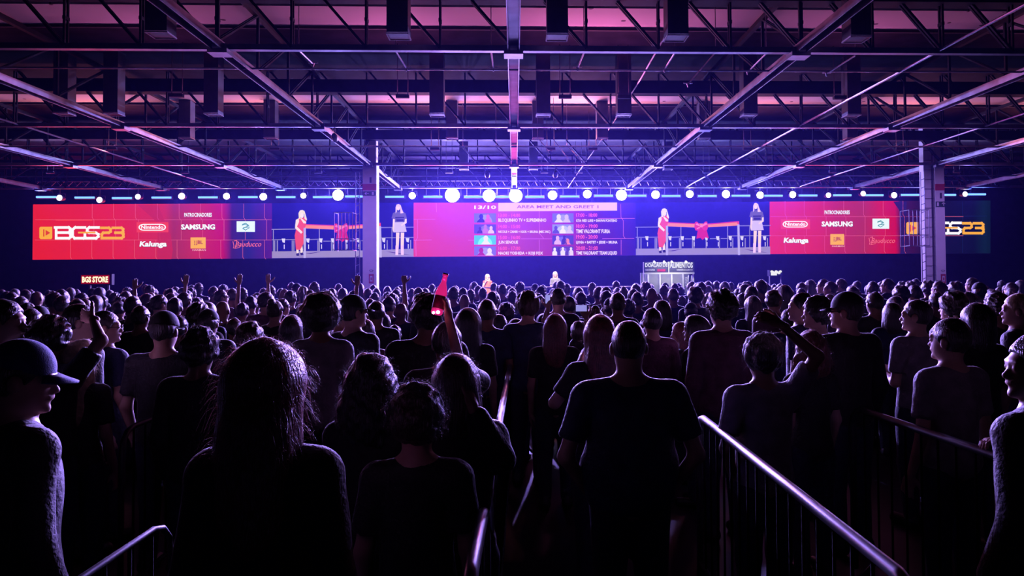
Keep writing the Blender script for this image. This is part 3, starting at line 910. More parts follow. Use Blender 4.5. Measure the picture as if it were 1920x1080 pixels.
# warm key light over the hosts
for (px, w_) in ((914, 7000), (1041, 4500)):
    t = empty('front_light', P(px, 330, 26.3) + Vector((0, 0, 0)))
    tag(t, 'small profile lamp on the third truss aimed at the host %s' % ('at left' if px < 1000 else 'at right'), 'profile lamp')
    Rx = Matrix.Rotation(-PI / 2 - .25, 3, 'X')
    MB().lathe((0, .0, 0), [(.06, -.3), (.09, -.2), (.09, .0), (.075, .02)], 14, Rx).build('housing', M['black'], t, True)
    MB().tube([(0, 0, 0), (0, 0, ZB - t.location.z)], .012, 6).build('hanger', M['black'], t)
    ld = bpy.data.lights.new('profile_lamp', 'SPOT'); ld.energy = w_; ld.color = (1, .88, .66); ld.spot_size = math.radians(17); ld.spot_blend = .3; ld.shadow_soft_size = .05
    lo = bpy.data.objects.new('profile_lamp', ld); COL.objects.link(lo); lo.parent = t
    lo.location = (0, .1, 0)
    tgt = P(px, 525, 30.2)
    lo.rotation_euler = (tgt - t.location).to_track_quat('-Z', 'Y').to_euler()
    lo.visible_volume_scatter = True

# made-up violet wash lamps on the second truss, added to brighten the column fronts
for (px, n_) in ((694, 'left'), (1762, 'right')):
    c = P(px, 420, 26.3)
    t = empty('added_wash_lamp', (c.x * .93, 19.7, ZB - .35))
    tag(t, 'small added violet wash lamp under the second truss aimed at the %s column' % n_, 'wash lamp')
    dv = (Vector((c.x, 26, 3.4)) - t.location)
    MB().lathe((0, 0, 0), [(.05, -.2), (.08, -.12), (.08, .05), (.07, .06)], 14, dv.to_track_quat('Z', 'Y').to_matrix()).build('housing', M['black'], t, True)
    MB().tube([(0, 0, 0), (0, 0, .35)], .012, 6).build('hanger', M['black'], t)
    ld = bpy.data.lights.new('added_wash_lamp', 'SPOT'); ld.energy = 900; ld.color = (.42, .22, 1.0); ld.spot_size = math.radians(46); ld.spot_blend = 1; ld.shadow_soft_size = .06
    lo = bpy.data.objects.new('added_wash_lamp', ld); COL.objects.link(lo); lo.parent = t
    lo.location = dv.normalized() * .1
    lo.rotation_euler = dv.to_track_quat('-Z', 'Y').to_euler()

# ------------------------------------------------------------------ donation booth
YB = 31.8
def f6(x, y): return (1180 + x / 5.647, 470 + y / 5.647)
def B6(x, y, dy=0): return P(*f6(x, y), YB + dy)
M['booth_grey'] = mat_surface('booth_panel', (.30, .30, .31), .6, 0, 3, .1)
M['booth_dark'] = mat_surface('booth_sign_board', (.05, .05, .06), .6, 0, 3, .2)
M['booth_light'] = mat_surface('booth_frame', (.75, .75, .73), .5, 0, 3, .05)
t = empty('donation_booth', (0, 0, 0))
tag(t, 'grey food donation booth with white lettered header right of the stage', 'booth')
a, c = B6(155, 120), B6(688, 120)
top = a.z
slatw = c.x - a.x
zh0 = B6(400, 232).z
MB().box(((a.x + c.x) / 2, YB + .1, (top + zh0) / 2), (slatw, .12, top - zh0)).build('header_board', M['booth_dark'], t)
MB().box(((a.x + c.x) / 2, YB + 1.0, zh0 / 2), (slatw, .08, zh0)).build('back_panel', M['booth_grey'], t)
mb = MB()
for x in (158, 240, 368, 495, 620, 684):
    q = B6(x, 240)
    mb.box((q.x, YB + (.1 if x in (158, 684) else .9), zh0 / 2 if x not in (158, 684) else top / 2), (.06 if x not in (158, 684) else .05, .06, zh0 if x not in (158, 684) else top))
mb.build('post', M['booth_light'], t)
MB().box(((a.x + c.x) / 2, YB + .02, B6(400, 240).z), (slatw, .05, .07)).build('lintel', M['booth_light'], t)
MB().box((B6(418, 180).x, YB + .0, (top + zh0) / 2), (.03, .02, top - zh0)).build('header_joint', M['booth_light'], t)
dd = Draw(t, YB + .03, f6)
def paint_text(s_, x0, y0, x1, y1, mat, bold=.03):
    A_, B_, C_2 = P(*f6(x0, y1), YB + .02), P(*f6(x1, y1), YB + .02), P(*f6(x0, y0), YB + .02)
    text_mesh('lettering', s_, mat, t, front(A_.x, YB + .02, A_.z), (B_ - A_).length, (C_2 - A_).length, bold)
M['sign_lit'] = mat_emit('backlit_letters', (.95, .95, .85, 1), .9)
paint_text('DOAÇÃO DE', 168, 122, 405, 184, M['sign_lit'])
paint_text('ALIMENTOS', 428, 124, 672, 184, M['sign_lit'])
paint_text('FOOD DONATION', 168, 196, 270, 213, M['booth_light'])
paint_text('DONACIÓN DE ALIMENTOS', 503, 193, 670, 212, M['booth_light'])
A_ = B6(275, 226)
MB().box((B6(340, 208).x, YB + .032, B6(340, 208).z), (.7 * .5, .01, .1)).build('red_patch', M['band_red'], t)
for x in (255, 360, 440, 590):
    q = B6(x, 112)
    l_ = MB().lathe((q.x, YB - .22, q.z), [(.02, 0), (.06, -.05), (.055, -.06)], 12).tube([(q.x, YB + .05, q.z), (q.x, YB - .22, q.z + .02)], .008, 5).build('lamp', M['lens_dim'], t, True)
ld = bpy.data.lights.new('booth_lamp', 'AREA'); ld.shape = 'RECTANGLE'; ld.size = 1.6; ld.size_y = .1; ld.energy = 26; ld.color = (1, .97, .85)
lo = bpy.data.objects.new('booth_lamp', ld); COL.objects.link(lo); lo.parent = t
lo.location = ((a.x + c.x) / 2, YB - .3, top + .08)
lo.rotation_euler = Vector((0, .6, -1)).to_track_quat('-Z', 'Y').to_euler()
ld = bpy.data.lights.new('booth_lamp', 'AREA'); ld.shape = 'RECTANGLE'; ld.size = 1.6; ld.size_y = .1; ld.energy = 14; ld.color = (1, .97, .85)
lo = bpy.data.objects.new('booth_lamp', ld); COL.objects.link(lo); lo.parent = t
lo.location = ((a.x + c.x) / 2, YB + .3, zh0 - .05)
lo.rotation_euler = Vector((0, .5, -1)).to_track_quat('-Z', 'Y').to_euler()
# shelf rack inside the booth
mb = MB()
for x in (628, 660): mb.tube([P(*f6(x, 262), YB + .5), Vector((B6(x, 262).x, YB + .5, .4))], .02, 6)
for k in range(6): mb.bar(B6(592, 290 + k * 16, .5), B6(618, 280 + k * 16, .5), .03, .02)
mb.build('rack', M['booth_light'], t)

# small refreshment stand at right
YC = 31.0
def C6(x, y): return P(*f6(x, y), YC)
t = empty('food_cart', (0, 0, 0))
tag(t, 'small food stand with a lit white header right of the donation booth', 'food stand')
a, c = C6(1478, 205), C6(1612, 270)
MB().box(((a.x + c.x) / 2, YC + .05, (a.z + c.z) / 2), (c.x - a.x, .3, a.z - c.z)).build('header', M['booth_dark'], t)
mb = MB()
for k in range(7): mb.lathe((C6(1500 + k * 15, 225).x, YC - .1, C6(1500, 226 + (k % 3) * 8).z), [(.03, -.03), (.07, 0), (.05, .05), (.01, .07)], 8)
mb.build('header_picture', M['sign_lit'], t, True)
MB().box((C6(1520, 250).x, YC - .12, C6(1520, 248).z), (.25, .02, .11)).build('header_plate', M['sign_lit'], t)
for x in (1485, 1604):
    MB().tube([C6(x, 270), Vector((C6(x, 270).x, YC, 0))], .025, 6).build('post', M['booth_light'], t)
MB().box(((a.x + c.x) / 2, YC + .2, .45), (c.x - a.x, .5, .9)).build('counter', M['booth_dark'], t)

# red letter display at left
YR = 21.5
t = empty('shop_sign', (0, 0, 0))
tag(t, 'small glowing red shop sign with pale letters at the left', 'sign')
a, c = P(152, 516, YR), P(205, 532, YR)
M['sign_red'] = mat_emit('red_display', srgb(150, 10, 8), 1)
MB().box(((a.x + c.x) / 2, YR + .1, (a.z + c.z) / 2), (c.x - a.x + .1, .14, a.z - c.z + .06)).build('cabinet', M['black'], t)
mesh_obj('display', [(a.x, YR, a.z), (c.x, YR, a.z), (c.x, YR, c.z), (a.x, YR, c.z)], [(3, 2, 1, 0)], M['sign_red'], t)
text_mesh('lettering', 'BGS STORE', em('signtext', (255, 235, 190), 1.3), t, front(P(154, 530, YR).x, YR - .01, P(154, 530, YR).z), (P(203, 530, YR) - P(154, 530, YR)).length, (P(154, 518.5, YR) - P(154, 530, YR)).length, .05)
for px in (165, 200):
    MB().tube([(P(px, 530, YR).x, YR + .1, 0), (P(px, 530, YR).x, YR + .1, c.z)], .03, 6).build('post', M['column'], t)
ld = bpy.data.lights.new('sign_glow', 'AREA'); ld.shape = 'RECTANGLE'; ld.size = .8; ld.size_y = .2; ld.energy = 9; ld.color = (1, .05, .02)
lo = bpy.data.objects.new('sign_glow', ld); COL.objects.link(lo); lo.parent = t
lo.location = ((a.x + c.x) / 2, YR - .05, (a.z + c.z) / 2)
lo.rotation_euler = Vector((0, -1, -.1)).to_track_quat('-Z', 'Y').to_euler()
# ------------------------------------------------------------------ crowd barriers
DX = math.atan(24.0 / FPX)         # the lanes run very slightly to the right of the hall axis
bar_bars = None


def barrier(x, y0, L, label, z=1.1, mat='rail', rt=.021):
    """tubular crowd barrier running away from the camera, top tube with bent ends"""
    t = empty('crowd_barrier', (x, y0, 0), -DX)
    tag(t, label, 'barrier', 'crowd barriers of the queue lanes')
    bend = .12
    pts = [(0, 0, .12), (0, 0, z - bend)] + [(0, bend - bend * math.cos(q), z - bend + bend * math.sin(q)) for q in (PI / 6, PI / 3, PI / 2)]
    pts += [(0, L - bend + bend * math.sin(q), z - bend + bend * math.cos(q)) for q in (0, PI / 6, PI / 3, PI / 2)] + [(0, L, .12)]
    MB().tube(pts, rt, 12).build('top_rail', M[mat], t, True)
    MB().tube([(0, 0, .25), (0, L, .25)], .014, 8).build('lower_rail', M['rail_dim'], t, True)
    n = int(L / .13)
    b0 = None
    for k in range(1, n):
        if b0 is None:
            b0 = b = MB().tube([(0, 0, .25), (0, 0, z - .01)], .006, 6).build('bar', M['rail_bar_shaded'], t, True)
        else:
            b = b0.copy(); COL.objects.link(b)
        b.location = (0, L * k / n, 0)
    for y in (.25, L - .25):
        MB().tube([(-.28, y, .02), (-.25, y, .03), (0, y, .25), (.25, y, .03), (.28, y, .02)], .014, 6).build('foot', M['rail_dim'], t, True)
    return t


def railx(px, py, z=1.1):
    """hall x,y of a rail point of height z seen at a pixel"""
    d = _F * FPX + _R * (px - CX) + _U * (CY - py)
    k = (z - CAMZ) / d.z
    return d.x * k, d.y * k


def rail_from(p_far, p_near, z, label, mat='rail', rt=.021):
    xf, yf = railx(*p_far, z)
    xn, yn = railx(*p_near, z)
    global DX
    DX = math.atan2(xf - xn, yf - yn)
    return barrier(xn, yn, math.hypot(xf - xn, yf - yn), label, z, mat, rt)


rail_from((1310, 778), (1730, 1112), 1.1, 'bright steel crowd barrier rail coming towards the camera right of the big man')
rail_from((909, 944), (878, 1100), 1.1, 'steel crowd barrier rail at the bottom of the view left of the middle')
rail_from((961, 660), (916, 900), 1.1, 'steel crowd barrier between the people behind the middle lane rail')
rail_from((1598, 763), (1960, 886), 1.1, 'dim steel crowd barrier at the right with a hand resting on it', 'rail_dim')
rail_from((322, 970), (83, 1130), 1.1, 'thin lit steel crowd barrier at the bottom left of the view', 'rail_dim', .010)
rail_from((420, 732), (228, 808), 1.1, 'steel crowd barrier between the people at left, behind the capped man', 'rail_dim', .015)

# ------------------------------------------------------------------ people: smooth distance fields turned into one skin
def n3(X, Y, Z, f, seed=0):
    r = np.random.default_rng(seed)
    o = np.zeros(np.broadcast(X, Y, Z).shape, dtype=np.float32)
    for i in range(4):
        k = r.normal(size=3)
        k = k / np.linalg.norm(k) * f * (1 + .6 * i)
        o += np.sin(k[0] * X + k[1] * Y + k[2] * Z + r.uniform(0, 6.28)) / (1 + .6 * i)
    return o / 2


class Fld:
    def __init__(self): self.p = []
    def cap(self, a, b, ra, rb=None, k=.03):
        self.p.append(('c', np.array(a, float), np.array(b, float), ra, ra if rb is None else rb, k)); return self
    def ell(self, c, r, R=None, k=.03, sub=False):
        self.p.append(('s' if sub else 'e', np.array(c, float), np.array(r, float), R, None, k)); return self

    def bounds(self):
        lo, hi = np.full(3, 9.), np.full(3, -9.)
        for q in self.p:
            if q[0] == 'c':
                m_ = max(q[3], q[4])
                lo = np.minimum(lo, np.minimum(q[1], q[2]) - m_); hi = np.maximum(hi, np.maximum(q[1], q[2]) + m_)
            elif q[0] == 'e':
                m_ = max(q[2]) if q[3] is not None else q[2]
                lo = np.minimum(lo, q[1] - m_); hi = np.maximum(hi, q[1] + m_)
        return lo - .03, hi + .03

    def eval(self, ax):
        D = np.full([len(a) for a in ax], .2, dtype=np.float32)
        for q in self.p:
            k = q[5]
            if q[0] == 'c':
                mm = max(q[3], q[4]) + k * 1.6 + .02
                lo, hi = np.minimum(q[1], q[2]) - mm, np.maximum(q[1], q[2]) + mm
            else:
                mm = (np.full(3, max(q[2])) if q[3] is not None else q[2]) + k * 1.6 + .02
                lo, hi = q[1] - mm, q[1] + mm
            sl = tuple(slice(int(np.searchsorted(a, l)), int(np.searchsorted(a, h))) for a, l, h in zip(ax, lo, hi))
            if any(s.stop <= s.start for s in sl): continue
            X = ax[0][sl[0]][:, None, None]; Y = ax[1][sl[1]][None, :, None]; Z = ax[2][sl[2]][None, None, :]
            if q[0] == 'c':
                a, b_ = q[1], q[2]
                ab = b_ - a
                L2 = max(float(ab @ ab), 1e-9)
                h = np.clip(((X - a[0]) * ab[0] + (Y - a[1]) * ab[1] + (Z - a[2]) * ab[2]) / L2, 0, 1)
                d = np.sqrt((X - a[0] - h * ab[0]) ** 2 + (Y - a[1] - h * ab[1]) ** 2 + (Z - a[2] - h * ab[2]) ** 2) - (q[3] + (q[4] - q[3]) * h)
            else:
                x, y, z = X - q[1][0], Y - q[1][1], Z - q[1][2]
                if q[3] is not None:
                    R = q[3]
                    x, y, z = R[0][0] * x + R[1][0] * y + R[2][0] * z, R[0][1] * x + R[1][1] * y + R[2][1] * z, R[0][2] * x + R[1][2] * y + R[2][2] * z
                r = q[2]
                k0 = np.sqrt((x / r[0]) ** 2 + (y / r[1]) ** 2 + (z / r[2]) ** 2)
                k1 = np.sqrt((x / r[0] ** 2) ** 2 + (y / r[1] ** 2) ** 2 + (z / r[2] ** 2) ** 2) + 1e-6
                d = k0 * (k0 - 1) / k1
            cur = D[sl]
            if q[0] == 's':
                h = np.maximum(k - np.abs(cur + d), 0) / k
                D[sl] = np.maximum(cur, -d) + h * h * k / 4
            else:
                h = np.maximum(k - np.abs(cur - d), 0) / k
                D[sl] = np.minimum(cur, d) - h * h * k / 4
        return D


def nets(D, ax):
    """surface nets on a rectilinear grid"""
    S = D < 0
    nx, ny, nz = D.shape
    c = S[:-1, :-1, :-1].astype(np.int8)
    tot = np.zeros((nx - 1, ny - 1, nz - 1), np.int8)
    for i in (0, 1):
        for j in (0, 1):
            for k in (0, 1):
                tot += S[i:nx - 1 + i, j:ny - 1 + j, k:nz - 1 + k]
    act = (tot > 0) & (tot < 8)
    I, J, K = np.nonzero(act)
    n = len(I)
    if n == 0: return np.zeros((0, 3)), np.zeros((0, 4), int)
    idx = -np.ones(act.shape, np.int64)
    idx[I, J, K] = np.arange(n)
    acc = np.zeros((n, 3)); cnt_ = np.zeros(n)
    for (a, b_) in (((0, 0, 0), (1, 0, 0)), ((0, 1, 0), (1, 1, 0)), ((0, 0, 1), (1, 0, 1)), ((0, 1, 1), (1, 1, 1)), ((0, 0, 0), (0, 1, 0)), ((1, 0, 0), (1, 1, 0)),
                    ((0, 0, 1), (0, 1, 1)), ((1, 0, 1), (1, 1, 1)), ((0, 0, 0), (0, 0, 1)), ((1, 0, 0), (1, 0, 1)), ((0, 1, 0), (0, 1, 1)), ((1, 1, 0), (1, 1, 1))):
        da = D[I + a[0], J + a[1], K + a[2]]; db = D[I + b_[0], J + b_[1], K + b_[2]]
        mk = (da < 0) != (db < 0)
        t = np.where(mk, da / np.where(mk, da - db, 1), 0)
        pa = np.stack([ax[0][I + a[0]], ax[1][J + a[1]], ax[2][K + a[2]]], 1)
        pb = np.stack([ax[0][I + b_[0]], ax[1][J + b_[1]], ax[2][K + b_[2]]], 1)
        acc += (pa + (pb - pa) * t[:, None]) * mk[:, None]
        cnt_ += mk
    V = acc / cnt_[:, None]
    F = []
    for axis in range(3):
        sl0 = [slice(1, -1)] * 3; sl1 = [slice(1, -1)] * 3
        sl0[axis] = slice(0, -1); sl1[axis] = slice(1, None)
        A_, B_ = S[tuple(sl0)], S[tuple(sl1)]
        e = np.nonzero(A_ != B_)
        i, j, k = [e[q] + (0 if q == axis else 1) for q in range(3)]
        u, v = [(1, 2), (2, 0), (0, 1)][axis]
        def at(du, dv):
            q = [i.copy(), j.copy(), k.copy()]
            q[u] -= du; q[v] -= dv
            return idx[q[0], q[1], q[2]]
        quad = np.stack([at(1, 1), at(0, 1), at(0, 0), at(1, 0)], 1)
        flip = ~A_[e]
        quad[flip] = quad[flip][:, ::-1]
        F.append(quad)
    F = np.concatenate(F)
    F = F[(F >= 0).all(1)]
    return V, F


def axis_(lo, hi, f0, f1, fine, coarse):
    out = []
    x = lo
    while x < hi:
        out.append(x)
        x += fine if f0 - coarse < x < f1 else coarse
    out.append(x)
    return np.array(out)


def np_mesh(name, V, F, mat, parent=None, extra=None):
    """mesh object from arrays, joined with further (V, F) pieces"""
    nv = len(V)
    Vs, Fs = [V], [F]
    for (v, f) in (extra or []):
        Vs.append(np.asarray(v, float)); Fs.append(np.asarray(f) + nv); nv += len(v)
    V, F = np.concatenate(Vs), np.concatenate([np.asarray(f).reshape(-1, 4) for f in Fs])
    me = bpy.data.meshes.new(name)
    me.vertices.add(len(V)); me.vertices.foreach_set('co', V.astype(np.float32).ravel())
    me.loops.add(len(F) * 4); me.loops.foreach_set('vertex_index', F.astype(np.int32).ravel())
    me.polygons.add(len(F)); me.polygons.foreach_set('loop_start', np.arange(0, len(F) * 4, 4, dtype=np.int32))
    me.polygons.foreach_set('use_smooth', np.ones(len(F), dtype=bool))
    me.materials.append(mat)
    me.update(calc_edges=True)
    me.validate()
    o = bpy.data.objects.new(name, me)
    COL.objects.link(o)
    o.parent = parent
    return o


def rotz(a):
    return np.array([[math.cos(a), -math.sin(a), 0], [math.sin(a), math.cos(a), 0], [0, 0, 1]])


def rotx(a):
    return np.array([[1, 0, 0], [0, math.cos(a), -math.sin(a)], [0, math.sin(a), math.cos(a)]])


def roty(a):
    return np.array([[math.cos(a), 0, math.sin(a)], [0, 1, 0], [-math.sin(a), 0, math.cos(a)]])


def hand_mesh(R, o, side, curl, res=.0042, spread=.12):
    """hand with palm, four unequal fingers and a thumb; local z runs from the wrist to the fingertips, the palm faces local +y"""
    f = Fld()
    f.cap((0, 0, -.03), (0, 0, .015), .024, .023, .02)
    f.ell((0, 0, .05), (.041, .016, .048), k=.02)
    for i, (bx, L) in enumerate(((.029, .068), (.010, .078), (-.010, .072), (-.028, .056))):
        bx *= side
        p = np.array((bx, 0, .082))
        ang = 0
        dirx = bx * spread * 25 / 1.0 * .04
        segs = [L * .45, L * .31, L * .24]
        rr = [.0098, .0088, .0078, .0068]
        for s, l in enumerate(segs):
            ang += curl * (.9, 1.1, .8)[s]
            q = p + l * np.array((bx * spread * 12, math.sin(ang), math.cos(ang)))
            f.cap(p, q, rr[s], rr[s + 1], .007)
            p = q
    p = np.array((.028 * side, .006, .022))
    ang = .5
    for s, l in enumerate((.042, .034, .026)):
        q = p + l * np.array((math.sin(.95 - .25 * s * (1 + curl)) * side, math.sin(.3 + curl * .5 * s), math.cos(.95 - .25 * s)))
        f.cap(p, q, (.0145, .0115, .0098)[s], (.0115, .0098, .0082)[s], .009)
        p = q
    lo, hi = f.bounds()
    ax = [np.arange(l, h, res) for l, h in zip(lo, hi)]
    V, F = nets(f.eval(ax), ax)
    return V @ np.asarray(R).T + np.asarray(o), F


def frame_from(z, y):
    z = np.array(z, float); z /= np.linalg.norm(z)
    y = np.array(y, float); y -= z * (y @ z); y /= np.linalg.norm(y)
    x = np.cross(y, z)
    return np.stack([x, y, z], 1)


def strands(V, N, count, L, r, seed, grav=.4, out=1.0, curl=.0):
    """thin flyaway strands rooted on the hair surface"""
    g = np.random.default_rng(seed)
    sel = g.integers(0, len(V), count)
    vs, fs = [], []
    for i in sel:
        p = V[i].copy(); n = N[i]
        d = n * out + g.normal(size=3) * .45
        d /= np.linalg.norm(d)
        side = np.cross(d, g.normal(size=3)); side /= np.linalg.norm(side) + 1e-9
        ll = L * g.uniform(.4, 1.2)
        b0 = len(vs)
        M_ = 5
        ph = g.uniform(0, 6.28)
        for s in range(M_):
            t = s / (M_ - 1)
            q = p + d * ll * t + np.array((0, 0, -grav * ll * t * t)) + side * curl * ll * math.sin(ph + t * 5) * .5
            w = r * (1 - .7 * t)
            up = np.cross(side, d)
            vs += [q + side * w, q - side * w * .5 + up * w * .86, q - side * w * .5 - up * w * .86]
        for s in range(M_ - 1):
            for k in range(3):
                fs.append((b0 + s * 3 + k, b0 + s * 3 + (k + 1) % 3, b0 + s * 3 + 3 + (k + 1) % 3, b0 + s * 3 + 3 + k))
    return np.array(vs), np.array(fs)


def v_normals(V, F):
    N = np.zeros_like(V)
    a, b_, c = V[F[:, 0]], V[F[:, 1]], V[F[:, 2]]
    fn = np.cross(b_ - a, c - a)
    for k in range(4): np.add.at(N, F[:, k], fn)
    return N / (np.linalg.norm(N, axis=1, keepdims=True) + 1e-12)


ARM = {
    'down': ((.225, -.03, 1.12), (.225, .06, .87)),
    'front': ((.215, .01, 1.12), (.10, .24, 1.16)),
    'phone': ((.20, .10, 1.16), (.07, .27, 1.40)),
    'folded': ((.215, .03, 1.13), (-.03, .17, 1.12)),
    'up': ((.215, .03, 1.66), (.20, .05, 1.93)),
    'pocket': ((.26, -.06, 1.13), (.17, .04, .93)),
}


def person(spec):
    """spec: hair, hair_mat, top, top_mat, skin, yaw, tilt, wid, belly, arms (left,right), res, cap, glasses -> Empty with parts, 1.75 m tall, facing +y"""
    g = dict(hair='short', hair_mat='hair_black', top='tee', top_mat='cloth_black', skin='skin_b', yaw=0, tilt=0, nod=0, wid=1.0, belly=1.0,
             arms=('down', 'down'), res=1.0, cap=None, glasses=False, seed=1, strands=0, hl=.4, curlh=(.25, .25), hands=True)
    g.update(spec)
    rs = g['res']
    t = empty('person')
    w = g['wid']
    hp = np.array((0, -.005, 1.53))
    HR = rotz(g['yaw']) @ rotx(-g['nod']) @ roty(g['tilt'])
    def hT(p): return HR @ np.array(p, float) + hp
    f = Fld()
    # head
    f.ell(hT((0, -.008, .118)), (.077, .098, .105), HR, .02)
    f.ell(hT((0, .034, .052)), (.056, .064, .074), HR, .035)
    f.cap(hT((0, .088, .100)), hT((0, .110, .072)), .009, .0125, .014)
    f.ell(hT((0, .088, .124)), (.05, .012, .010), HR, .025)
    f.ell(hT((0, .098, .045)), (.024, .010, .009), HR, .012)
    f.ell(hT((0, .086, .004)), (.02, .018, .016), HR, .02)
    for s in (-1, 1):
        f.ell(hT((s * .032, .106, .103)), (.015, .012, .010), HR, .012, True)
        f.ell(hT((s * .032, .086, .102)), (.013, .013, .012), HR, .004)
        f.ell(hT((s * .081, -.004, .088)), (.011, .021, .032), HR, .006)
    # neck and torso
    f.cap((0, -.02, 1.40), hT((0, -.012, .03)), .060 * (1 + (w - 1) * .5), .056, .035)
    sh = .165 * w
    bl = g['belly']
    f.cap((-sh, -.01, 1.405), (sh, -.01, 1.405), .048, .048, .06)
    for s in (-1, 1):
        f.cap((0, -.02, 1.455), (s * sh * .9, -.012, 1.41), .046, .044, .05)
    f.ell((0, 0, 1.27), (.155 * w, .105 * (.5 + .5 * w), .19), k=.07)
    f.ell((0, .0, 1.07), (.135 * w * bl, .095 * bl, .19), k=.07)
    f.ell((0, -.005, .93), (.165 * (.4 + .6 * w), .115, .12), k=.06)
    for s in (-1, 1):
        f.cap((s * .092, 0, .88), (s * .1, .012, .48), .088, .056, .04)
        f.cap((s * .1, .012, .48), (s * .1, -.02, .09), .055, .037, .03)
        f.cap((s * .1, -.04, .035), (s * .115, .12, .03), .034, .030, .03)
    arms = []
    for s, kind in zip((-1, 1), g['arms']):
        e, wr = kind[:2] if not isinstance(kind, str) else ARM[kind]
        if isinstance(kind, str):
            e = np.array((e[0] * s * (1 + (w - 1) * .8), e[1], e[2])); wr = np.array((wr[0] * s * (1 + (w - 1) * .4), wr[1], wr[2]))
        else:
            e, wr = np.array(e, float), np.array(wr, float)
        S0 = np.array((s * (sh + .012), -.008, 1.395))
        f.cap(S0, e, .046, .037, .03)
        f.cap(e, wr, .037, .025, .02)
        arms.append((s, S0, e, wr, kind))
    lo, hi = f.bounds()
    fc = [axis_(lo[0], hi[0], -.11, .11, .0075 * rs, .014 * rs), axis_(lo[1], hi[1], -.13, .14, .0075 * rs, .014 * rs), axis_(lo[2], hi[2], 1.5, 1.78, .0075 * rs, .015 * rs)]
    V, F = nets(f.eval(fc), fc)
    ext = []
    for (s, S0, e, wr, kind), cu in zip(arms, g['curlh']):
        d = wr - e
        d /= np.linalg.norm(d)
        if not isinstance(kind, str) and len(kind) > 2:
            R = frame_from(kind[2], kind[3])
        else:
            R = frame_from(d, (-s, .3, 0) if kind in ('down', 'pocket') else ((0, 1, .2) if kind == 'up' else (-s, -.4, -.3)))
        if g['hands']: ext.append(hand_mesh(R, wr + d * .015, s, cu, .0045 * max(1, rs)))
    np_mesh('body', V, F, M[g['skin']], t, ext)
    # top
    infl = .013
    c = Fld()
    long = g['top'] in ('hoodie', 'jacket', 'sweater')
    k_ = .018 if long else .013
    c.cap((-sh, -.01, 1.402), (sh, -.01, 1.402), .05 + k_, .05 + k_, .06)
    for s in (-1, 1): c.cap((0, -.02, 1.435), (s * sh * .9, -.012, 1.405), .045 + k_, .045 + k_, .05)
    c.ell((0, 0, 1.27), (.158 * w + k_, .107 * (.5 + .5 * w) + k_, .19), k=.07)
    c.ell((0, .0, 1.07), (.142 * w * bl + k_ + .008, .10 * bl + k_ + .008, .2), k=.07)
    c.ell((0, -.003, .93), (.168 * (.4 + .6 * w) + k_, .118 + k_, .13), k=.06)
    for (s, S0, e, wr, kind) in arms:
        if g['top'] == 'tank': continue
        if long:
            c.cap(S0, e, .052 + k_, .042 + k_, .03)
            c.cap(e, e + (wr - e) * .9, .042 + k_, .034 + k_, .02)
        else:
            E2 = S0 + (e - S0) * .66
            c.cap(S0, E2, .052 + k_, .047 + k_ + .004, .03)
    if g['top'] == 'hoodie':
        c.ell((0, -.085, 1.44), (.105, .06, .06), k=.05)
        c.cap((-.07, -.04, 1.49), (.07, -.04, 1.49), .03, .03, .04)
    else:
        c.ell((0, .0, 1.53), (.068, .078, .075), k=.02, sub=True)
    lo, hi = c.bounds()
    cz = .014 * rs
    ax = [np.arange(l, h, .013 * rs) for l, h in zip(lo, hi)]
    ax[2] = np.arange(lo[2], hi[2], cz)
    D = c.eval(ax)
    X, Y, Z = ax[0][:, None, None], ax[1][None, :, None], ax[2][None, None, :]
    D = D + .0045 * n3(X, Y, Z * .6, 26, g['seed'] + 5).astype(np.float32)
    hem = .86
    D = np.maximum(D, (hem - Z) + 0 * D)
    for (s, S0, e, wr, kind) in arms:       # open the short sleeves squarely
        if g['top'] == 'tee':
            d = (e - S0); L = np.linalg.norm(d); d /= L
            h = (X - S0[0]) * d[0] + (Y - S0[1]) * d[1] + (Z - S0[2]) * d[2]
            r2 = np.sqrt(np.maximum((X - S0[0]) ** 2 + (Y - S0[1]) ** 2 + (Z - S0[2]) ** 2 - h * h, 0))
            cut = np.where((h > L * .72) & (r2 < .072) & (h < L * 1.05) & (s * X > sh), h - L * .72, -1)
            D = np.maximum(D, cut)
    Vc, Fc = nets(D, ax)
    nm = {'tee': 't_shirt', 'hoodie': 'hoodie', 'jacket': 'jacket', 'sweater': 'sweater', 'tank': 'tank_top'}[g['top']]
    np_mesh(nm, Vc, Fc, M[g['top_mat']], t)
    # trousers and shoes
    c = Fld()
    c.ell((0, -.004, .93), (.172 * (.4 + .6 * w), .124, .1), k=.05)
    for s in (-1, 1):
        c.cap((s * .092, 0, .86), (s * .1, .012, .48), .1, .074, .04)
        c.cap((s * .1, .012, .48), (s * .1, -.015, .10), .072, .058, .03)
    lo, hi = c.bounds()
    ax = [np.arange(l, h, .022 * rs) for l, h in zip(lo, hi)]
    Vc, Fc = nets(c.eval(ax), ax)
    np_mesh('trousers', Vc, Fc, M['denim'], t)
    for s in (-1, 1):
        c = Fld()
        c.cap((s * .1, -.05, .045), (s * .115, .13, .04), .045, .042, .03)
        c.cap((s * .1, -.045, .05), (s * .1, -.04, .1), .045, .04, .03)
        lo, hi = c.bounds()
        ax = [np.arange(l, h, .016 * rs) for l, h in zip(lo, hi)]
        D = c.eval(ax)
        D = np.maximum(D, -ax[2][None, None, :] + 0 * D)
        Vc, Fc = nets(D, ax)
        np_mesh('shoe', Vc, Fc, M['shoe'], t)
    # hair in head space
    hs = g['hair']
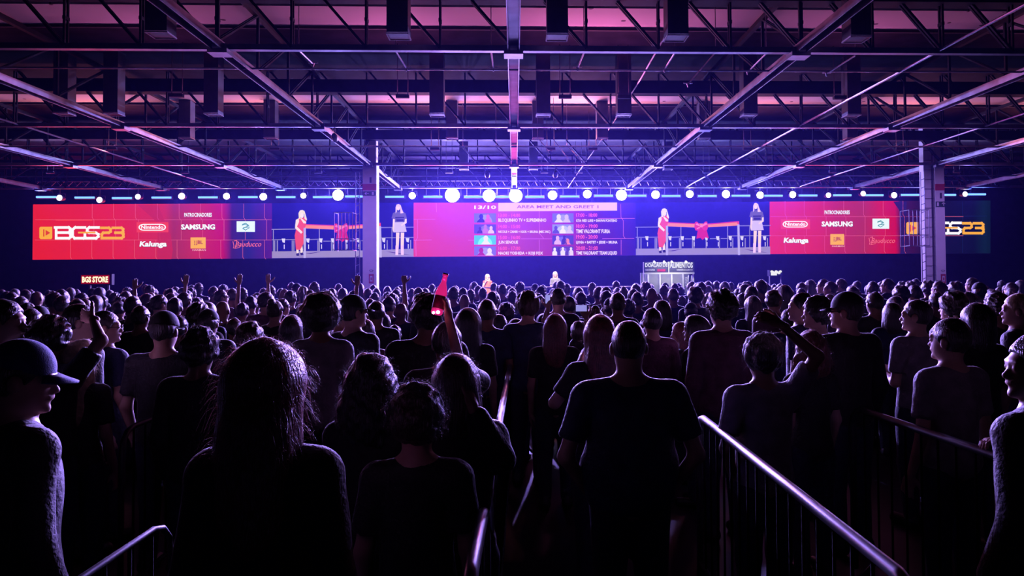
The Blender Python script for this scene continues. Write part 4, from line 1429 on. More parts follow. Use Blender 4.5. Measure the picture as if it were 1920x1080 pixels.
    if hs != 'bald':
        c = Fld()
        infl, amp, fr = {'buzz': (-.004, .0015, 120), 'short': (.004, .004 * (1 + .8 * (rs > 1)), 60), 'crew': (.0, .004 * (1 + .5 * (rs > 1)), 90), 'curly': (.022, .011, 75), 'afro': (.05, .009, 60), 'long': (.020, .003, 40), 'longcurly': (.016, .010, 60),
                         'bun': (.004, .003, 60), 'ponytail': (.003, .003, 60), 'bob': (.014, .004, 45)}[hs]
        c.ell((0, -.012, .122 + infl * .25), (.086 + infl, .104 + infl, .108 + infl * .8), k=.03)
        hl = g['hl']
        if hs in ('long', 'longcurly', 'bob'):
            if hs == 'bob': hl = .20
            wd = .0 if hs != 'longcurly' else .018
            c.ell((0, -.060, .10 - hl * .45), (.108 + wd, .066 + wd * .5, .06 + hl * .60), k=.03)
            for s in (-1, 1):
                c.cap((s * .070, -.012, .12), (s * (.088 + wd), -.018, .12 - hl * .8), .036 + wd * .6, .036 + wd, .025)
        if hs == 'ponytail':
            c.cap((0, -.11, .17), (0, -.16, .10), .028, .036, .03).cap((0, -.16, .1), (0, -.125, -.12), .036, .016, .03)
        if hs == 'bun':
            c.ell((0, -.09, .215), (.045, .045, .04), k=.02)
        c.ell((0, .155, .02), (.095 if hs in ('long', 'longcurly', 'bob') else .12, .135, .155), k=.012, sub=True)
        lo, hi = c.bounds()
        st = (.008 if hs not in ('curly', 'longcurly', 'afro') else .0085) * rs
        ax = [np.arange(l, h, st) for l, h in zip(lo, hi)]
        ax[2] = np.arange(lo[2], hi[2], st * (1.0 if hs != 'long' else 1.5))
        D = c.eval(ax)
        X, Y, Z = ax[0][:, None, None], ax[1][None, :, None], ax[2][None, None, :]
        zs = .25 if hs in ('long', 'bob', 'ponytail') else 1
        D = D + amp * n3(X, Y, Z * zs, fr, g['seed']).astype(np.float32)
        if hs == 'long': D = D + .011 * n3(X, Y, Z * .9, 18, g['seed'] + 3).astype(np.float32)
        if hs in ('short', 'crew', 'buzz', 'bun', 'ponytail', 'curly', 'afro'):
            A_ = .78 * (Y - .088) - .62 * (Z - .165)
            lowcut = .012 if hs != 'afro' else .0
            extra_ = (lowcut - Z)
            if hs in ('ponytail', 'bun'): extra_ = np.where(Y < -.105, -1, extra_)
            D = np.maximum(D, np.maximum(A_ - (.02 if hs in ('curly', 'afro') else 0), extra_) + 0 * D)
            for s in (-1, 1):
                if infl < .02:
                    ear = np.sqrt(((X - s * .092) / .03) ** 2 + ((Y + .002) / .032) ** 2 + ((Z - .082) / .042) ** 2)
                    D = np.maximum(D, .03 * (1 - ear) + 0 * D)
        Vh, Fh = nets(D, ax)
        ex = []
        if g['strands']:
            N_ = v_normals(Vh, Fh)
            top_ = Vh[:, 2] > (-.1 if hs in ('long', 'longcurly') else .05)
            back = top_ & (N_[:, 1] < .6)
            Vi, Ni = Vh[back], N_[back]
            sv, sf = strands(Vi, Ni, g['strands'], .05 if hs in ('long',) else .035, .0007, g['seed'], .9 if hs == 'long' else .25, .8, .8 if hs in ('curly', 'longcurly', 'afro') else .3)
            ex.append((sv @ HR.T + hp, sf))
        np_mesh('hair', Vh @ HR.T + hp, Fh, M[g['hair_mat']], t, ex)
    if g['cap']:
        back_ = g['cap'] == 'backwards'
        c = Fld()
        c.ell((0, -.010, .135), (.092, .11, .108), k=.01)
        ax = [np.arange(-.12, .12, .008 * rs), np.arange(-.14, .13, .008 * rs), np.arange(.11, .27, .008 * rs)]
        D = c.eval(ax)
        Y, Z = ax[1][None, :, None], ax[2][None, None, :]
        D = np.maximum(D, (.135 - .18 * Y - Z) + 0 * D)
        Vc, Fc = nets(D, ax)
        ho = np_mesh('cap', Vc @ HR.T + hp, Fc, M['cap'] if g['cap'] != 'black' else M['cap_black'], t)
        sgn = -1 if back_ else 1
        vs, fs = [], []
        n = 14
        for i in range(n + 1):
            a = PI * i / n
            for rr in (0, 1):
                for zz in (0, .005):
                    xx = math.cos(a) * (.08 + .004 * rr); yy = .075 + math.sin(a) * (.02 + .08 * rr)
                    vs.append((xx, sgn * yy, .125 - .02 * rr + zz - .25 * xx * xx * 4 * rr * .5))
        for i in range(n):
            b0 = i * 4
            fs += [(b0, b0 + 4, b0 + 6, b0 + 2), (b0 + 1, b0 + 3, b0 + 7, b0 + 5), (b0 + 2, b0 + 6, b0 + 7, b0 + 3), (b0, b0 + 1, b0 + 5, b0 + 4)]
        np_mesh('brim', np.array(vs) @ HR.T + hp, np.array(fs), M['cap'] if g['cap'] != 'black' else M['cap_black'], ho)
    if g['glasses']:
        mb = MB()
        for s in (-1, 1):
            mb.tube([hT((s * .034 + .024 * math.cos(q), .116, .1 + .019 * math.sin(q))) for q in [k * PI / 7 for k in range(15)]], .0022, 5)
            mb.tube([hT((s * .058, .114, .106)), hT((s * .084, .05, .104)), hT((s * .086, -.005, .1))], .0022, 5)
        mb.tube([hT((-.01, .118, .104)), hT((.01, .118, .104))], .0022, 5)
        mb.build('glasses', M['glasses'], t, True)
    return t


def head_top(spec):
    return 1.753 + {'curly': .03, 'afro': .075, 'long': .012, 'longcurly': .035, 'bob': .012, 'bald': -.002, 'bun': .04, 'short': .006, 'ponytail': .006}.get(spec.get('hair', 'short'), 0) + (.012 if spec.get('cap') else 0)


def place(t, spec, px, top, Y, rz=0, hmin=1.35, hmax=1.98):
    q = P(px, top, Y)
    h = min(max(q.z, hmin), hmax)
    s = h / head_top(spec)
    t.location = (q.x, Y, 0)
    t.scale = (s, s, s)
    t.rotation_euler = (0, 0, rz)
    return s


def in_local(spec, px, py, Y, rz, pts, dirs=()):
    """hall points written in the frame of the person that place() will put there"""
    q = P(px, py, Y)
    s = q.z / head_top(spec)
    Mi = (Matrix.Translation((q.x, Y, 0)) @ Matrix.Rotation(rz, 4, 'Z') @ Matrix.Scale(s, 4)).inverted()
    return [tuple(Mi @ Vector(p)) for p in pts] + [tuple((Mi.to_3x3() @ Vector(d)).normalized()) for d in dirs]
taken = []                                          # (x, y) of everyone placed


def hero(label, px, py, Y, rz=0, group=None, **spec):
    spec.setdefault('seed', int(px * 7 + py) % 997)
    t = person(spec)
    place(t, spec, px, py, Y, rz)
    tag(t, label, 'person', group)
    taken.append((t.location.x, Y, .5))
    return t


R_ = math.radians
hero('woman with long wavy auburn hair in the left foreground, seen from behind', 500, 640, 2.05, 0, hair='long', hair_mat='hair_red', hl=.5, strands=900, skin='skin_a', top='sweater', wid=.8, yaw=R_(-8))
hero('person with big curly dark hair and necklace behind the long haired woman', 698, 655, 3.0, R_(-5), hair='longcurly', hl=.22, strands=900, skin='skin_b', top='tank', top_mat='cloth_black', wid=.9)
hero('person with a big round mop of curls in the front, nearest the camera', 782, 716, 2.6, 0, hair='curly', hair_mat='hair_brown', strands=1000, skin='skin_a', wid=.9)
_e, _w, _d, _p = in_local(dict(hair='bob'), 856, 665, 3.0, 0, [P(940, 862, 2.95), P(891, 775, 2.90)], [P(872, 690, 2.92) - P(893, 775, 2.90), (-.8, .5, 0)])
hero('woman with one hand raised to her head, seen from behind', 856, 665, 3.0, 0, hair='bob', hair_mat='hair_brown', strands=500, skin='skin_a', top='jacket', wid=.92,
     arms=('down', (_e, _w, _d, _p)), curlh=(.25, .25))
_e, _w, _d, _p = in_local(dict(hair='short'), 838, 604, 4.25, 0, [P(864, 692, 4.0), P(842, 597, 3.98)], [(-.12, 0, 1), (-1, .25, 0)])
hb = hero('man in dark shirt holding a glowing bottle up in the air', 838, 604, 4.25, 0, hair='short', skin='skin_a', top='tee', wid=1.12,
          arms=('front', (_e, _w, _d, _p)), curlh=(.25, .75), glasses=True)
hero('big broad shouldered bald man in a dark shirt in the middle, seen from behind', 1178, 601, 3.4, 0, hair='buzz', skin='skin_a', top='tee', top_mat='cloth_navy', wid=1.22, belly=1.25, arms=('pocket', 'pocket'), yaw=R_(-3))
hero('woman with long hair and bent arm just left of the big man', 1124, 592, 4.5, R_(10), hair='long', hair_mat='hair_red', hl=.42, strands=300, skin='skin_a', wid=.95,
     arms=(((-.30, .0, 1.22), (-.12, .10, 1.42), (.3, .2, .9), (1, 0, 0)), 'front'))
hero('tall youth with round afro hair in a light grey tee, seen from behind', 603, 542, 5.3, R_(-8), hair='afro', strands=700, skin='skin_b', top='tee', top_mat='cloth_grey', wid=.92, yaw=R_(4))
hero('child with cropped hair beside the tall youth with afro hair', 686, 600, 6.3, 0, hair='crew', skin='skin_a', top='tee', top_mat='cloth_maroon', wid=.9)
hero('tall man with tousled hair in a maroon shirt right of the middle', 1352, 540, 5.4, R_(8), hair='curly', strands=500, skin='skin_a', top='sweater', top_mat='cloth_maroon', wid=1.0, yaw=R_(12))
_e, _w, _d, _p = in_local(dict(hair='curly'), 1428, 622, 3.9, R_(12), [P(1532, 668, 3.75), P(1468, 612, 3.72)], [(-1, .1, .5), (-.3, 1, -.6)])
hero('woman in a light tee with one arm bent over her dark hair', 1428, 622, 3.9, R_(12), hair='curly', strands=500, skin='skin_b', top='tee', top_mat='cloth_grey', wid=1.05,
     arms=('pocket', (_e, _w, _d, _p)), curlh=(.3, .4))
hero('man in glasses and dark cap at right, wearing a dark jacket', 1585, 548, 5.1, R_(15), hair='crew', cap='black', glasses=True, skin='skin_a', top='jacket', wid=1.08, yaw=R_(35))
hero('short haired man at right with a white sleeved arm, face turned left', 1778, 597, 4.0, R_(14), hair='short', skin='skin_a', top='tee', top_mat='cloth_grey', wid=1.0, yaw=R_(22), strands=150)
hr = hero('man at the far right edge in profile', 1940, 625, 2.6, R_(30), hair='short', skin='skin_b', top='hoodie', wid=1.05, yaw=R_(50))
hero('man in a blue cap with a dark jacket at the left edge, seen in profile', 36, 636, 2.6, R_(-40), hair='short', cap='blue', skin='skin_a', top='jacket', wid=1.1, yaw=R_(-30), nod=.15)
hero('curly haired person in a black top left of the auburn haired woman', 376, 612, 4.2, 0, hair='curly', strands=500, skin='skin_b', top='sweater', wid=1.0)
hero('woman with long blonde hair hanging down at left behind the blue cap', 150, 640, 4.6, 0, hair='long', hair_mat='hair_blonde', hl=.45, strands=400, skin='skin_a', wid=.85, top='tee')
hero('man in a dark shirt at left in profile, beside the blonde hair', 152, 571, 5.3, R_(-35), hair='crew', skin='skin_a', top='tee', wid=1.05, yaw=R_(-30))
hero('young man with glasses at left looking to the right', 199, 583, 5.6, R_(-30), hair='short', glasses=True, skin='skin_a', top='tee', top_mat='cloth_navy', wid=1.0, yaw=R_(-35), strands=120)
hero('person at the left edge in a light shirt, looking right', 10, 562, 4.4, R_(-60), hair='short', skin='skin_a', top='tee', top_mat='cloth_white', wid=1.0, yaw=R_(-20))
hero('person with a mop of curls and one arm raised behind the blue cap', 98, 590, 4.5, R_(-20), hair='curly', strands=300, skin='skin_a', wid=1.0, arms=('down', ((.28, .1, 1.62), (.10, .2, 1.74), (-1, .1, .2), (0, 1, 0))))
hero('man in a dark cap left of the curly haired person in black', 310, 584, 5.0, R_(-5), hair='crew', cap='black', skin='skin_a', top='tee', wid=1.15)
hero('woman with long dark hair left of the tall youth with afro hair', 547, 592, 6.2, 0, hair='long', hl=.4, strands=200, skin='skin_a', wid=.9)
hero('short haired person behind the auburn haired woman', 468, 602, 5.4, R_(10), hair='curly', hair_mat='hair_brown', strands=200, skin='skin_a')
hero('woman with reddish long hair in a dark top, standing in the middle', 1040, 591, 6.2, 0, hair='long', hair_mat='hair_red', hl=.35, strands=200, skin='skin_a', wid=.98)
hero('person with lit frizzy hair standing left of the red haired woman', 990, 544, 6.9, R_(-15), hair='curly', hair_mat='hair_brown', strands=400, skin='skin_a', top='tee', top_mat='cloth_navy')
hero('person with pinned up curly hair right of the red haired woman', 1114, 570, 6.6, 0, hair='bun', hair_mat='hair_brown', strands=400, skin='skin_a', top='tee')
hero('person in a purple grey top right of the big man', 1222, 578, 6.4, R_(8), hair='short', skin='skin_a', top='sweater', top_mat='cloth_maroon')
hero('large person with curly hair behind the raised bottle', 800, 548, 4.9, R_(12), hair='curly', strands=500, skin='skin_b', top='tee', wid=1.15, yaw=R_(10))
hero('woman with long dark hair right of the raised bottle', 878, 581, 6.0, 0, hair='long', hl=.4, strands=200, skin='skin_a', wid=.9)
hero('tall person with smooth hair right of the raised arm', 913, 562, 6.9, 0, hair='short', skin='skin_b', top='tee', top_mat='cloth_navy')
hero('short woman with lit curly hair left of the man in glasses', 1517, 616, 4.7, R_(15), hair='longcurly', hl=.15, hair_mat='hair_red', strands=500, skin='skin_a', wid=.85)
hero('man in profile at right with a pale cheek and white sleeve', 1716, 562, 5.6, R_(20), hair='short', skin='skin_a', top='tee', top_mat='cloth_grey', yaw=R_(32), arms=('front', 'front'))
hero('man with tousled hair behind the short haired man at right', 1785, 545, 6.4, R_(15), hair='curly', strands=300, skin='skin_a', yaw=R_(20))
hero('person with a dark bob and pale ear at right', 1828, 570, 5.0, R_(10), hair='bob', strands=200, skin='skin_a', yaw=R_(25))
hero('person with round curly hair near the right edge', 1868, 548, 6.9, 0, hair='curly', strands=300, skin='skin_b')
hero('woman with light hair tied back at the right edge', 1905, 551, 5.7, R_(40), hair='ponytail', hair_mat='hair_blonde', strands=200, skin='skin_a', yaw=R_(20))
hero('person in profile in the shadow right of the afro haired youth', 644, 562, 6.6, R_(-50), hair='short', skin='skin_b', yaw=R_(-25))
hero('person in a cap turned to the right beside the white column', 664, 552, 5.9, R_(-30), hair='short', cap='black', skin='skin_a', yaw=R_(-20))
hero('slim person with short hair in front of the white column', 706, 565, 7.4, 0, hair='crew', skin='skin_b')
hero('person with long hair looking left, below the right live picture', 1276, 604, 6.9, R_(70), hair='bob', hair_mat='hair_red', skin='skin_a', strands=150)
hero('second person looking left below the right live picture, a little nearer', 1302, 592, 6.2, R_(60), hair='long', hl=.3, skin='skin_a', strands=150)
hero('man in profile facing left under the small food stand', 1500, 549, 6.4, R_(50), hair='short', skin='skin_a', yaw=R_(30), top='tee', top_mat='cloth_navy')
hero('youth facing left just behind the man in glasses', 1530, 554, 5.9, R_(45), hair='curly', skin='skin_a', yaw=R_(25), strands=150)

_e, _w, _d, _p = in_local(dict(hair='crew'), 1046, 541, 8.4, 0, [P(1022, 600, 8.25), P(1027, 578, 8.1)], [(0, .1, 1), (.3, 1, 0)])
hero('person with cropped hair holding up a small lit phone left of the red haired woman', 1046, 541, 8.4, hair='crew', skin='skin_a', arms=((_e, _w, _d, _p), 'front'), curlh=(.7, .3), res=1.3)
_e, _w, _d, _p = in_local(dict(hair='short'), 1086, 602, 6.6, 0, [P(1106, 640, 6.3), P(1099, 597, 6.1)], [(-.3, .1, 1), (-.2, 1, 0)])
hero('shorter person holding up a phone that shows the stage', 1086, 602, 6.6, hair='short', skin='skin_a', arms=('front', (_e, _w, _d, _p)), curlh=(.3, .7), res=1.3)

# the raised bottle
t = empty('bottle')
tag(t, 'pink glowing glass bottle held up above the crowd', 'bottle')
A_, B_ = P(836, 513, 4.0), P(818, 590, 3.96)
ax_ = (A_ - B_)
Lb = ax_.length
Rb = ax_.to_track_quat('Z', 'Y').to_matrix()
t.location = B_
M['glass_pink'] = mat_surface('pink_glass', (.9, .06, .35), .12, 0, 10, .15, trans=.6)
nt = M['glass_pink'].node_tree
nt.nodes['Principled BSDF'].inputs['Emission Color'].default_value = (.9, .03, .30, 1)
nt.nodes['Principled BSDF'].inputs['Emission Strength'].default_value = .38  # emission stands in for light shining through the glass
r_ = .031
MB().lathe((0, 0, 0), [(r_ * .7, 0), (r_, .008), (r_, Lb * .52), (r_ * .85, Lb * .62), (r_ * .45, Lb * .78), (r_ * .4, Lb * .93), (r_ * .5, Lb * .94), (r_ * .5, Lb * .965), (r_ * .42, Lb * .97)], 20, Rb).build('glass', M['glass_pink'], t, True)
MB().lathe((0, 0, 0), [(r_ * 1.02, Lb * .14), (r_ * 1.03, Lb * .15), (r_ * 1.03, Lb * .44), (r_ * 1.02, Lb * .45)], 20, Rb).build('label', mat_surface('bottle_label', (.25, .01, .09), .5, 0, 60, .5), t, True)
MB().lathe((0, 0, 0), [(r_ * .52, Lb * .965), (r_ * .55, Lb * .97), (r_ * .52, Lb * 1.0), (.001, Lb * 1.0)], 14, Rb).build('cap', mat_surface('bottle_cap', (.3, .02, .05), .4, .5, 10, .2), t, True)
M['glow_pink'] = mat_emit('bottle_light', (1, .35, .6, 1), 6)
lb = MB()
lb.lathe((-.012, -r_ * .9, .012), [(.001, -.008), (.008, -.004), (.008, .004), (.001, .008)], 10).lathe((.012, -r_ * .9, .014), [(.001, -.01), (.010, -.005), (.010, .005), (.001, .01)], 10)
lb.build('light', M['glow_pink'], t, True)
ld = bpy.data.lights.new('bottle_glow', 'POINT'); ld.energy = .05; ld.color = (1, .08, .35); ld.shadow_soft_size = .02
lo = bpy.data.objects.new('bottle_glow', ld); COL.objects.link(lo); lo.parent = t; lo.location = (0, -.08, .02)


# the hosts on the stage
hA = hero('woman host with long blonde hair in red, microphone at her mouth, on stage', 914, 514, 31.0, PI, hair='long', hair_mat='hair_blonde', hl=.35, skin='skin_a', top='tank', top_mat='cloth_red', wid=.9,
          arms=('down', ((.2, .1, 1.18), (.06, .2, 1.44), (-.2, -.3, 1), (-1, 0, 0))), curlh=(.3, 1.0))
hB = hero('woman host with long pale hair in a grey top, standing on stage', 1041, 509.5, 31.0, PI, hair='long', hair_mat='hair_blonde', hl=.35, skin='skin_a', top='tee', top_mat='cloth_grey', wid=.9, arms=('down', 'front'))
for o in (hA, hB):
    q = P(914 if o is hA else 1041, 514 if o is hA else 509.5, 31.0)
    s = (q.z - .5) / 1.765
    o.location = (q.x, 31.0, .5)
    o.scale = (s, s, s)
tag(MB().tube([hA.matrix_basis @ Vector((.05, .17, 1.50)), hA.matrix_basis @ Vector((.055, .21, 1.40))], [.022, .012], 8).build('microphone', M['black']), 'small black microphone held by the blonde host', 'microphone')

# hand resting on the barrier at the right
x_, y_ = railx(1853, 846)
hd = hero('person in black at the right edge with one hand on the barrier rail', 1975, 640, 3.35, R_(30), hair='short', skin='skin_a', top='jacket', wid=1.0, arms=('down', 'down'))
inv = (Matrix.Translation(hd.location) @ Matrix.Rotation(R_(30), 4, 'Z') @ Matrix.Scale(hd.scale[0], 4)).inverted()
wr = inv @ Vector((x_ + .09, y_ + .0, 1.155)); el = inv @ Vector((x_ + .36, y_ + .05, 1.16))
dirv = (inv.to_3x3() @ Vector((-1, .0, -.05))).normalized(); pal = (inv.to_3x3() @ Vector((0, -.15, -1))).normalized()
px_, top_ = 1975, 640
for o in list(hd.children_recursive) + [hd]: bpy.data.objects.remove(o)
taken.pop()
hero('person in black at the right edge with one hand on the barrier rail', px_, top_, 3.35, R_(30), hair='short', skin='skin_a', top='jacket', wid=1.0,
     arms=((tuple(el), tuple(wr), tuple(dirv), tuple(pal)), 'down'), curlh=(.55, .25))

# ------------------------------------------------------------------ the crowd behind: a few kinds of people, each then copied
KIND = [
    ('short', dict(hair='short', top='tee', arms=('down', 'front')), 'short dark hair'),
    ('crew', dict(hair='crew', top='tee', top_mat='cloth_navy', arms=('phone', 'down'), wid=1.05), 'cropped hair'),
    ('long', dict(hair='long', hl=.36, top='tee', wid=.9, skin='skin_a'), 'long dark hair'),
    ('curly', dict(hair='curly', strands=160, top='sweater', wid=1.0), 'curly hair'),
    ('cap', dict(hair='short', cap='black', top='jacket', wid=1.05), 'a dark cap'),
    ('pony', dict(hair='ponytail', hair_mat='hair_brown', top='tee', top_mat='cloth_grey', wid=.9, skin='skin_a'), 'a ponytail'),
    ('left', dict(hair='short', hair_mat='hair_brown', yaw=R_(45), top='hoodie', skin='skin_a'), 'face turned left'),
    ('right', dict(hair='short', yaw=R_(-45), top='tee', top_mat='cloth_maroon', skin='skin_a', glasses=True), 'face turned right and glasses'),
    ('bun', dict(hair='bun', hair_mat='hair_brown', top='tank', top_mat='cloth_black', wid=.88, skin='skin_a'), 'hair in a bun'),
    ('bald', dict(hair='bald', top='tee', top_mat='cloth_black', wid=1.15, belly=1.1, skin='skin_b'), 'a shaved head'),
    ('bob', dict(hair='bob', top='sweater', top_mat='cloth_navy', wid=.9, skin='skin_a'), 'a dark bob'),
    ('afro', dict(hair='afro', strands=160, top='tee', top_mat='cloth_grey', skin='skin_b'), 'afro hair'),
]
protos = {}
for i, (k, sp, d_) in enumerate(KIND):
    sp = dict(sp, res=1.5, seed=50 + i)
    protos[k] = [person(sp), sp, d_, False]

ZONE = [(62, 'at the far left'), (510, 'below the left sponsor screen'), (776, 'below the left live picture'), (1192, 'below the timetable screen'), (1443, 'below the right live picture'),
        (1740, 'below the right sponsor screen'), (9999, 'at the far right')]


def zone(px):
    for a, n in ZONE:
        if px < a: return n


def crowd(kind, px, top, Y, depth):
    pr = protos[kind]
    if not pr[3]:
        o = pr[0]; pr[3] = True
    else:
        o = copy_tree(pr[0])
    s = place(o, pr[1], px, top, Y, R_(random.uniform(-14, 14)), 1.42, 1.93)
    lab = 'person with %s in the %s crowd %s' % (pr[2], depth, zone(px))
    tag(o, lab, 'person', '%s crowd, %s, %s' % (depth, pr[2], zone(px)))
    taken.append((o.location.x, Y, .42))
    return o


# people whose heads can be told one by one in the photograph: (px, top of head, head width, kind)
MID = [(250, 556, 30, 'short'), (265, 574, 34, 'short'), (227, 556, 24, 'curly'), (300, 552, 28, 'right'), (287, 565, 26, 'crew'), (345, 553, 22, 'short'), (60, 580, 44, 'short'), (75, 573, 34, 'cap'), (118, 555, 28, 'short'), (104, 548, 26, 'right'),
       (160, 560, 26, 'bald'), (180, 555, 26, 'long'), (372, 565, 36, 'curly'), (392, 579, 40, 'cap'), (418, 565, 30, 'bald'), (455, 568, 27, 'crew'), (440, 597, 36, 'short'), (336, 592, 42, 'short'), (320, 541, 22, 'crew'), (352, 545, 20, 'crew'),
       (415, 543, 22, 'right'), (436, 541, 22, 'short'), (455, 540, 20, 'short'), (500, 547, 28, 'right'), (530, 560, 26, 'right'), (545, 545, 24, 'crew'), (527, 541, 16, 'short'), (557, 531, 18, 'cap'), (590, 529, 19, 'short'), (508, 536, 18, 'short'),
       (643, 541, 18, 'long'), (663, 545, 22, 'short'), (703, 549, 20, 'short'), (690, 541, 18, 'short'), (735, 549, 24, 'curly'), (752, 568, 28, 'bald'), (757, 548, 18, 'short'), (772, 541, 15, 'short'), (850, 538, 22, 'short'), (868, 540, 20, 'crew'),
       (882, 543, 20, 'short'), (905, 540, 18, 'short'), (925, 547, 24, 'long'), (942, 533, 17, 'short'), (810, 533, 14, 'short'), (960, 540, 18, 'short'), (975, 528, 16, 'curly'), (1003, 532, 16, 'cap'), (1012, 555, 26, 'short'), 
       (1066, 556, 32, 'crew'), (1062, 532, 17, 'short'), (1085, 540, 20, 'long'), (1110, 530, 16, 'short'), (1122, 538, 22, 'short'), (1140, 545, 18, 'curly'), (1155, 527, 15, 'short'), (1158, 549, 32, 'short'), (1192, 533, 20, 'short'), (1195, 548, 26, 'crew'),
       (1211, 528, 18, 'curly'), (1222, 540, 24, 'bald'), (1247, 530, 15, 'cap'), (1262, 541, 24, 'crew'), (1240, 563, 32, 'bob'), (1278, 555, 20, 'short'), (1295, 567, 28, 'cap'), (1272, 531, 13, 'short'), (1303, 536, 26, 'curly'), (1314, 529, 20, 'short'),
       (1327, 527, 15, 'short'), (1343, 527, 14, 'short'), (1370, 529, 13, 'cap'), (1384, 541, 20, 'short'), (1400, 527, 18, 'curly'), (1425, 525, 24, 'short'), (1409, 537, 28, 'crew'), (1398, 532, 24, 'right'), (1440, 546, 22, 'short'), (1412, 556, 30, 'long'),
       (1391, 550, 26, 'short'), (1462, 532, 14, 'short'), (1451, 533, 14, 'short'), (1472, 556, 24, 'long'), (1480, 541, 22, 'bald'), (1502, 530, 20, 'short'), (1522, 528, 16, 'short'), (1543, 524, 20, 'left'), (1555, 551, 26, 'bald'), (1576, 523, 18, 'left'),
       (1598, 537, 24, 'short'), (1606, 527, 16, 'short'), (1636, 528, 22, 'crew'), (1638, 548, 32, 'short'), (1663, 523, 20, 'left'), (1688, 534, 26, 'curly'), (1713, 535, 26, 'crew'), (1740, 525, 22, 'curly'), (1716, 523, 16, 'short'), (1760, 528, 24, 'left'),
       (1790, 527, 22, 'curly'), (1822, 521, 20, 'left'), (1835, 529, 26, 'cap'), (1860, 545, 26, 'short'), (1895, 530, 20, 'left'), (1755, 548, 30, 'short'), (1672, 568, 34, 'bob'), (1650, 590, 34, 'short'), (1478, 580, 34, 'crew'), (1212, 610, 30, 'long'),
       (950, 566, 30, 'curly'), (968, 598, 34, 'bob'), (935, 590, 32, 'bob'), (740, 610, 34, 'crew'), (720, 590, 30, 'long'), (640, 600, 32, 'short'), (575, 566, 28, 'curly'), (478, 556, 24, 'cap'), (22, 548, 24, 'left'), (40, 556, 26, 'short')]
for (px, top, w_, k) in MID:
    Y = FPX * .19 / w_
    q = P(px, top, Y)
    if q.z > 1.93 or q.z < 1.42:
        Y = min(Y, 14) if q.z > 1.93 else Y
    for tr in range(6):
        if all((q.x - a) ** 2 + (Y - b_) ** 2 > .36 ** 2 for a, b_, _ in taken): break
        Y += .22
        q = P(px, top, Y)
    else:
        continue
    crowd(k, px, top, Y, 'near' if w_ > 28 else 'middle')

# then the far rows
kinds = [k[0] for k in KIND]
wts = [26, 16, 14, 10, 8, 6, 7, 6, 5, 5, 5, 3]
far = []
for Y, pitch, n0 in ((8.6, 54, 6), (9.8, 50, 5), (11.2, 46, 4), (12.8, 42, 3), (14.6, 37, 2), (16.6, 33, 1), (18.8, 30, 0)):
    px = random.uniform(-10, pitch)
    while px < 1930:
        yy = Y + random.uniform(-.5, .5)
        h = random.gauss(1.735, .055) if Y > 12 else random.gauss(1.69, .06)
        h = min(max(h, 1.5), 1.86)
        x = P(px, 530, yy).x
        if all((x - a) ** 2 + (yy - b_) ** 2 > .42 ** 2 for a, b_, _ in taken):
            far.append((px, yy, h))
            taken.append((x, yy, .4))
        px += pitch * random.uniform(.75, 1.3)
n_now = sum(1 for o in SC.objects if o.parent is None and o.get('category') == 'person')
room = 298 - n_now
far.sort(key=lambda a: a[1])
rest = far[room:]
for (px, yy, h) in far[:room]:
    k = random.choices(kinds, wts)[0]
    pr = protos[k]
    d = P(px, 500, yy)
    if pr[3]: o = copy_tree(pr[0])
    else: o = pr[0]; pr[3] = True
    s = h / head_top(pr[1])
    o.location = (d.x, yy, 0); o.scale = (s, s, s); o.rotation_euler = (0, 0, R_(random.uniform(-14, 14)))
    depth = 'middle' if yy < 12 else 'far'
    tag(o, 'person with %s in the %s crowd %s' % (pr[2], depth, zone(px)), 'person', '%s crowd, %s, %s' % (depth, pr[2], zone(px)))
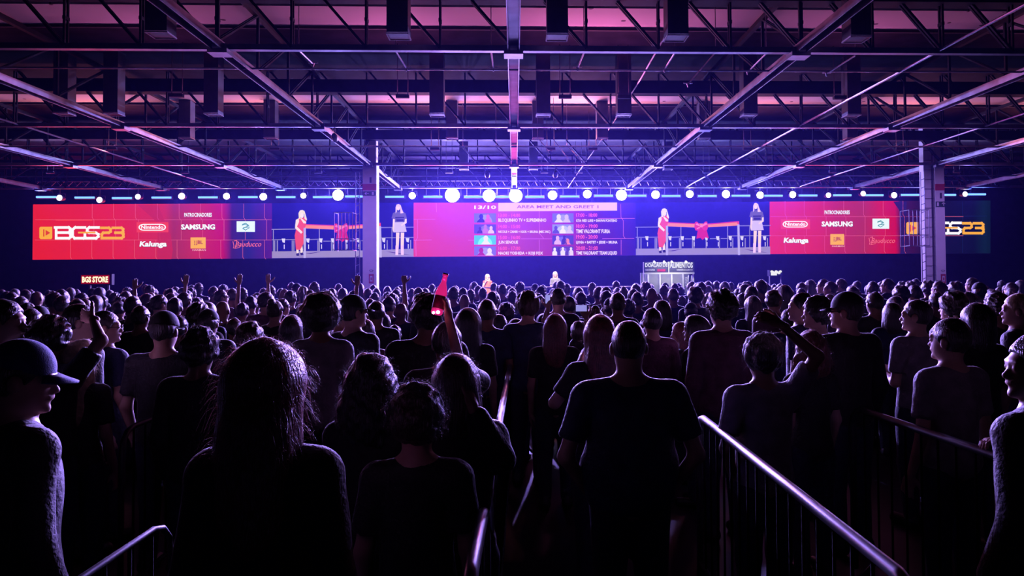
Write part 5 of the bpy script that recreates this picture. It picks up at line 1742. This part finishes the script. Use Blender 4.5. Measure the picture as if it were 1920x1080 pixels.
# everyone farther back, too many to count: one object
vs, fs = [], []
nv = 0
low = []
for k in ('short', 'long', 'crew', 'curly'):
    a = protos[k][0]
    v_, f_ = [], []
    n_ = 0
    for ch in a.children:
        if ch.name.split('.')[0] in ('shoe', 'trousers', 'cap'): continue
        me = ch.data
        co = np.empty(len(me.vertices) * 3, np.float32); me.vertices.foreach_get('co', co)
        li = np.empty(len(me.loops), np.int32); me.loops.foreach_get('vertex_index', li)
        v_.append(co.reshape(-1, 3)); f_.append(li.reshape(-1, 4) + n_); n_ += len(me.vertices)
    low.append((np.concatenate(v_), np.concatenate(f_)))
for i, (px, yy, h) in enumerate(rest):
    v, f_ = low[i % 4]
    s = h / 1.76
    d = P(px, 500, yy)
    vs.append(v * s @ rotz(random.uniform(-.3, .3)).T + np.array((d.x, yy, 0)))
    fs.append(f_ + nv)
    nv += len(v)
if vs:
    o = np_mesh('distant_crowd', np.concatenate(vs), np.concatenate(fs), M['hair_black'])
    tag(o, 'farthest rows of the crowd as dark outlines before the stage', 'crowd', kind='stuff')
for k, pr in protos.items():
    if not pr[3]:
        for o in list(pr[0].children_recursive) + [pr[0]]: bpy.data.objects.remove(o)

# raised arms in the crowd belong to people of their own
for i, (px, hand_y, Y, side, lab) in enumerate(((345, 513, 10.5, -1, 'person raising one pointing hand below the red sponsor screen'), (446, 512, 10.8, -1, 'person with an open hand up below the sponsor screen, right part'),
                                     (501, 512, 11.5, 1, 'person with a hand up below the edge of the left live picture'), (757, 508, 9.6, 1, 'person with a raised fist right of the white column'),
                                     (668, 514, 9.9, -1, 'person raising a hand directly left of the white column'), (250, 521, 10.4, 1, 'person raising a dim hand right of the small red shop sign'))):
    spec = dict(hair='short', top='tee', res=1.3, arms=('down', 'up') if side > 0 else ('up', 'down'), curlh=(.2, 1.2) if 'fist' in lab else (.15, .1), seed=300 + i, skin='skin_a')
    # the raised hand reaches 2.12 m on a 1.75 m figure, .2 m to the side
    q = P(px, hand_y, Y)
    s = q.z / 2.11
    t = person(spec)
    t.scale = (s, s, s)
    t.location = (q.x - side * .2 * s, Y, 0)
    tag(t, lab, 'person')

# lit phones held in the crowd
for i, (px, py, Y, lab) in enumerate(((1027, 561, 8.08, 'small lit phone held up left of the red haired woman'), (1090, 578, 6.07, 'lit phone showing the stage, held up right of the red haired woman'))):
    q = P(px, py, Y)
    t = empty('smartphone', q)
    tag(t, lab, 'phone')
    w_, h_ = ((.055, .10), (.095, .055))[i]
    MB().box((0, .004, 0), (w_, .008, h_)).build('case', M['black'], t)
    mesh_obj('screen', [(-w_ * .47, -.001, -h_ * .46), (w_ * .47, -.001, -h_ * .46), (w_ * .47, -.001, h_ * .46), (-w_ * .47, -.001, h_ * .46)], [(0, 1, 2, 3)], em('phone', (150, 145, 225), 1), t)
